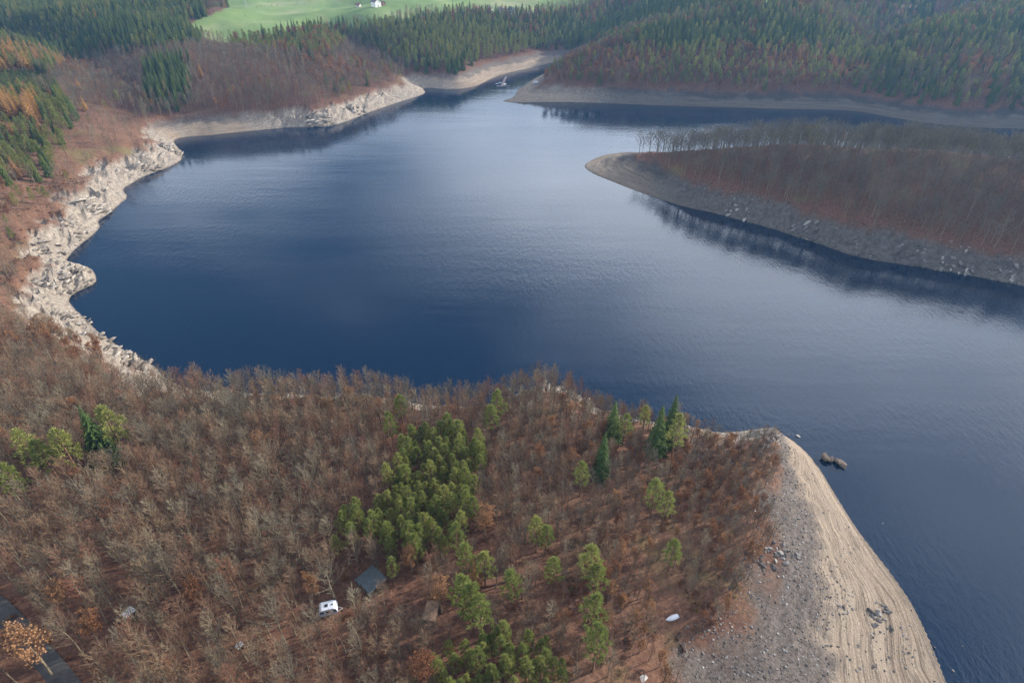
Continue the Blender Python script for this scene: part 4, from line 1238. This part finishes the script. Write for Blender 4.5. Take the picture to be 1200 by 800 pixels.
# ------------------------------------------------------------------ far buildings, mast, jetty
def house(name, px, py, w, d, h, rotz, m_wall, m_roof, label, cat='house', zoff=0):
    x, y, z = G(px, py)
    e = link(name, None, loc=(x, y, z), rot=(0, 0, rotz)); e.empty_display_size = 1
    tag(e, label, cat)
    wl_ = MB(); wl_.box(-w / 2, w / 2, -d / 2, d / 2, -1, h)
    rise = d * .42
    for s_ in (-1, 1):
        xx = s_ * w / 2
        wl_.tri((xx, -d / 2, h), (xx, d / 2, h), (xx, 0, h + rise))
    link('wall', wl_.mesh('wall', [m_wall]), e)
    ro = MB(); o_ = .5; zt = h + rise + .15; zb = h - o_ * .84 + .15
    for s_ in (-1, 1):
        a, b_, c, d_ = (-w / 2 - o_, 0, zt), (w / 2 + o_, 0, zt), (w / 2 + o_, s_ * (d / 2 + o_), zb), (-w / 2 - o_, s_ * (d / 2 + o_), zb)
        ro.quad(a, b_, c, d_)
        ro.quad(*[(q[0], q[1], q[2] + .18) for q in (a, b_, c, d_)])
        ro.quad(d_, c, (c[0], c[1], c[2] + .18), (d_[0], d_[1], d_[2] + .18))
    r_ = link('roof', ro.mesh('roof', [m_roof]), e)
    link('chimney', boxm((w * .2, w * .2 + .7, -.35, .35, h + rise * .6, h + rise + 1.0), mat=M_tile), r_)
    nw = max(1, int(w / 3.2))
    for k in range(nw):
        xc = -w / 2 + w * (k + .5) / nw
        wd = link('window', boxm((xc - .55, xc + .55, -d / 2 - .05, -d / 2 - .003, h * .35, h * .35 + 1.3), mat=M_white), e)
        link('pane', boxm((xc - .45, xc + .45, -d / 2 - .06, -d / 2 - .052, h * .35 + .1, h * .35 + 1.2), mat=M_glass), wd)
    dr = link('door', boxm((w / 2 + .003, w / 2 + .05, -.5, .5, 0, 2.1), mat=M_brownwood), e)
    link('handle', boxm((w / 2 + .052, w / 2 + .1, .3, .4, 1.0, 1.1), mat=M_steel), dr)
    return e
house('farmhouse', 441, 8, 11, 8.5, 5.5, math.radians(-50), M_plast, M_slate, 'white farmhouse with a dark roof on the far green field')
house('farm_shed', 420, 8.5, 6, 4, 2.6, math.radians(-20), M_conc, M_tile, 'small farm shed on the field, left of the white farmhouse', 'shed')
house('farm_shed', 449, 6.5, 5, 4, 2.6, math.radians(-40), M_brownwood, M_tile, 'small dark shed touching the white farmhouse', 'shed')
for k, (px, py, lab) in enumerate([(559, 16, 'roof among trees at the field edge, leftmost of four far cottages'), (573, 15.5, 'second from left of four far cottages at the field edge'), (588, 15.5, 'third from left of four far cottages, with pale gable'), (599, 16.5, 'rightmost of four far cottages, with pale gable')]):
    house('cottage', px, py, 9, 7.5, 5.0, math.radians(40 + 25 * k), M_plast, M_slate if k % 2 else M_tile, lab)

x, y, z = G(289, 10)
e = link('lattice_mast', None, loc=(x, y, z), rot=(0, 0, .4)); tag(e, 'thin pale mast rising from the far green field', 'mast')
def mx(k): return 1.3 * (1 - k / 24.) + .22
for sx, sy in ((-1, -1), (-1, 1), (1, -1), (1, 1)):
    g = MB(); g.tube([(sx * mx(0), sy * mx(0), -.5), (sx * mx(24), sy * mx(24), 24)], [.11, .07], 4); link('leg', g.mesh('leg', [M_steel]), e)
g = MB()
for k in range(0, 24, 2):
    c0 = [(s1 * mx(k), s2 * mx(k), k) for s1, s2 in ((-1, -1), (1, -1), (1, 1), (-1, 1))]; c1 = [(s1 * mx(k + 2), s2 * mx(k + 2), k + 2) for s1, s2 in ((-1, -1), (1, -1), (1, 1), (-1, 1))]
    for i in range(4): g.tube([c0[i], c1[(i + 1) % 4]], [.05, .05], 3)
link('bracing', g.mesh('bracing', [M_steel]), e)

# floating jetty in the inlet
def jetty():
    a = np.array(P(593, 90.5)); c = np.array(P(588, 101)); d2 = np.array(P(599, 101.5)); b0 = np.array(P(582, 101.5))
    e = link('jetty', None, loc=(c[0], c[1], 0)); tag(e, 'blue-grey floating jetty in the narrow inlet behind the spit', 'jetty')
    def deck(p, q, w, nm):
        L = np.linalg.norm(q - p); ang = math.atan2(q[1] - p[1], q[0] - p[0])
        n_ = max(3, int(L / 4))
        g0 = None
        for k in range(n_):
            t0, t1 = k / n_, (k + .94) / n_
            mm = boxm((L * t0, L * t1, -w / 2, w / 2, .12, .42), mat=M_slate)
            link('deck_section', mm, e, (p[0] - c[0], p[1] - c[1], 0), (0, 0, ang))
            if k % 2 == 0: link('float', boxm((L * t0 + .2, L * t1 - .2, -w / 2 + .15, w / 2 - .15, -.3, .118), mat=M_bluep), e, (p[0] - c[0], p[1] - c[1], 0), (0, 0, ang))
    deck(c, a, 2.4, 'walk'); deck(b0, d2, 3.0, 'head')
    for k, (px, py) in enumerate(((583, 98.5), (586.5, 97.5), (592, 99))):
        x, y = P(px, py)
        rowing_boat('moored_boat', (x, y, .02), .9 + k * .15, 5.5, ['blue boat moored at the outer left of the jetty', 'blue boat moored close beside the jetty walkway', 'pale boat moored inside the jetty'][k], M_bluep if k < 2 else M_tin, False)
jetty()
x, y, z = G(628, 98.5)
SITE['caravan2'] = (x, y, z)
e = link('parked_van', None, loc=(x, y, z), rot=(0, 0, .15)); tag(e, 'small white van parked at the edge of the trees above the spit', 'van')
g = MB(); g.box(-2.6, 1.5, -1, 1, .5, 2.5); link('body', g.mesh('body', [M_white]), e)
g = MB(); g.v += [(1.502, -1, .5), (2.9, -1, .5), (2.9, -1, 1.3), (2.1, -1, 2.3), (1.502, -1, 2.4), (1.502, 1, .5), (2.9, 1, .5), (2.9, 1, 1.3), (2.1, 1, 2.3), (1.502, 1, 2.4)]
g.f += [(4, 3, 2, 1, 0), (5, 6, 7, 8, 9), (0, 1, 6, 5), (1, 2, 7, 6), (2, 3, 8, 7), (3, 4, 9, 8)]; g.m += [0] * 6
link('cab', g.mesh('cab', [M_white]), e)
link('windscreen', mesh_np('windscreen', [(2.84, -.85, 1.40), (2.84, .85, 1.40), (2.2, .85, 2.2), (2.2, -.85, 2.2)], [(0, 1, 2, 3)], [M_glass]), e)
for sx in (-1.7, 2.0):
    for sy in (-1, 1):
        g = MB(); g.tube([(sx, sy * .8, .4), (sx, sy * 1.02, .4)], [.4, .4], 12); k0 = len(g.v); g.f.append(tuple(range(12, 24))); g.m.append(0); link('wheel', g.mesh('wheel', [M_black]), e)

# ------------------------------------------------------------------ haze
g = MB(); g.box(-7600, 7600, -400, 7600, -18, 215)
m = bpy.data.materials.new('haze_air'); m.use_nodes = True
n, l = m.node_tree.nodes, m.node_tree.links
n.remove(n['Principled BSDF'])
pv = n.new('ShaderNodeVolumePrincipled')
pv.inputs['Color'].default_value = (.26, .55, 1.0, 1)
pv.inputs['Density'].default_value = 0.00009
pv.inputs['Anisotropy'].default_value = 0.2
l.new(pv.outputs[0], n['Material Output'].inputs['Volume'])
tag(link('haze', g.mesh('haze', [m])), 'thin bluish autumn haze over the valley', 'haze', kind='stuff')
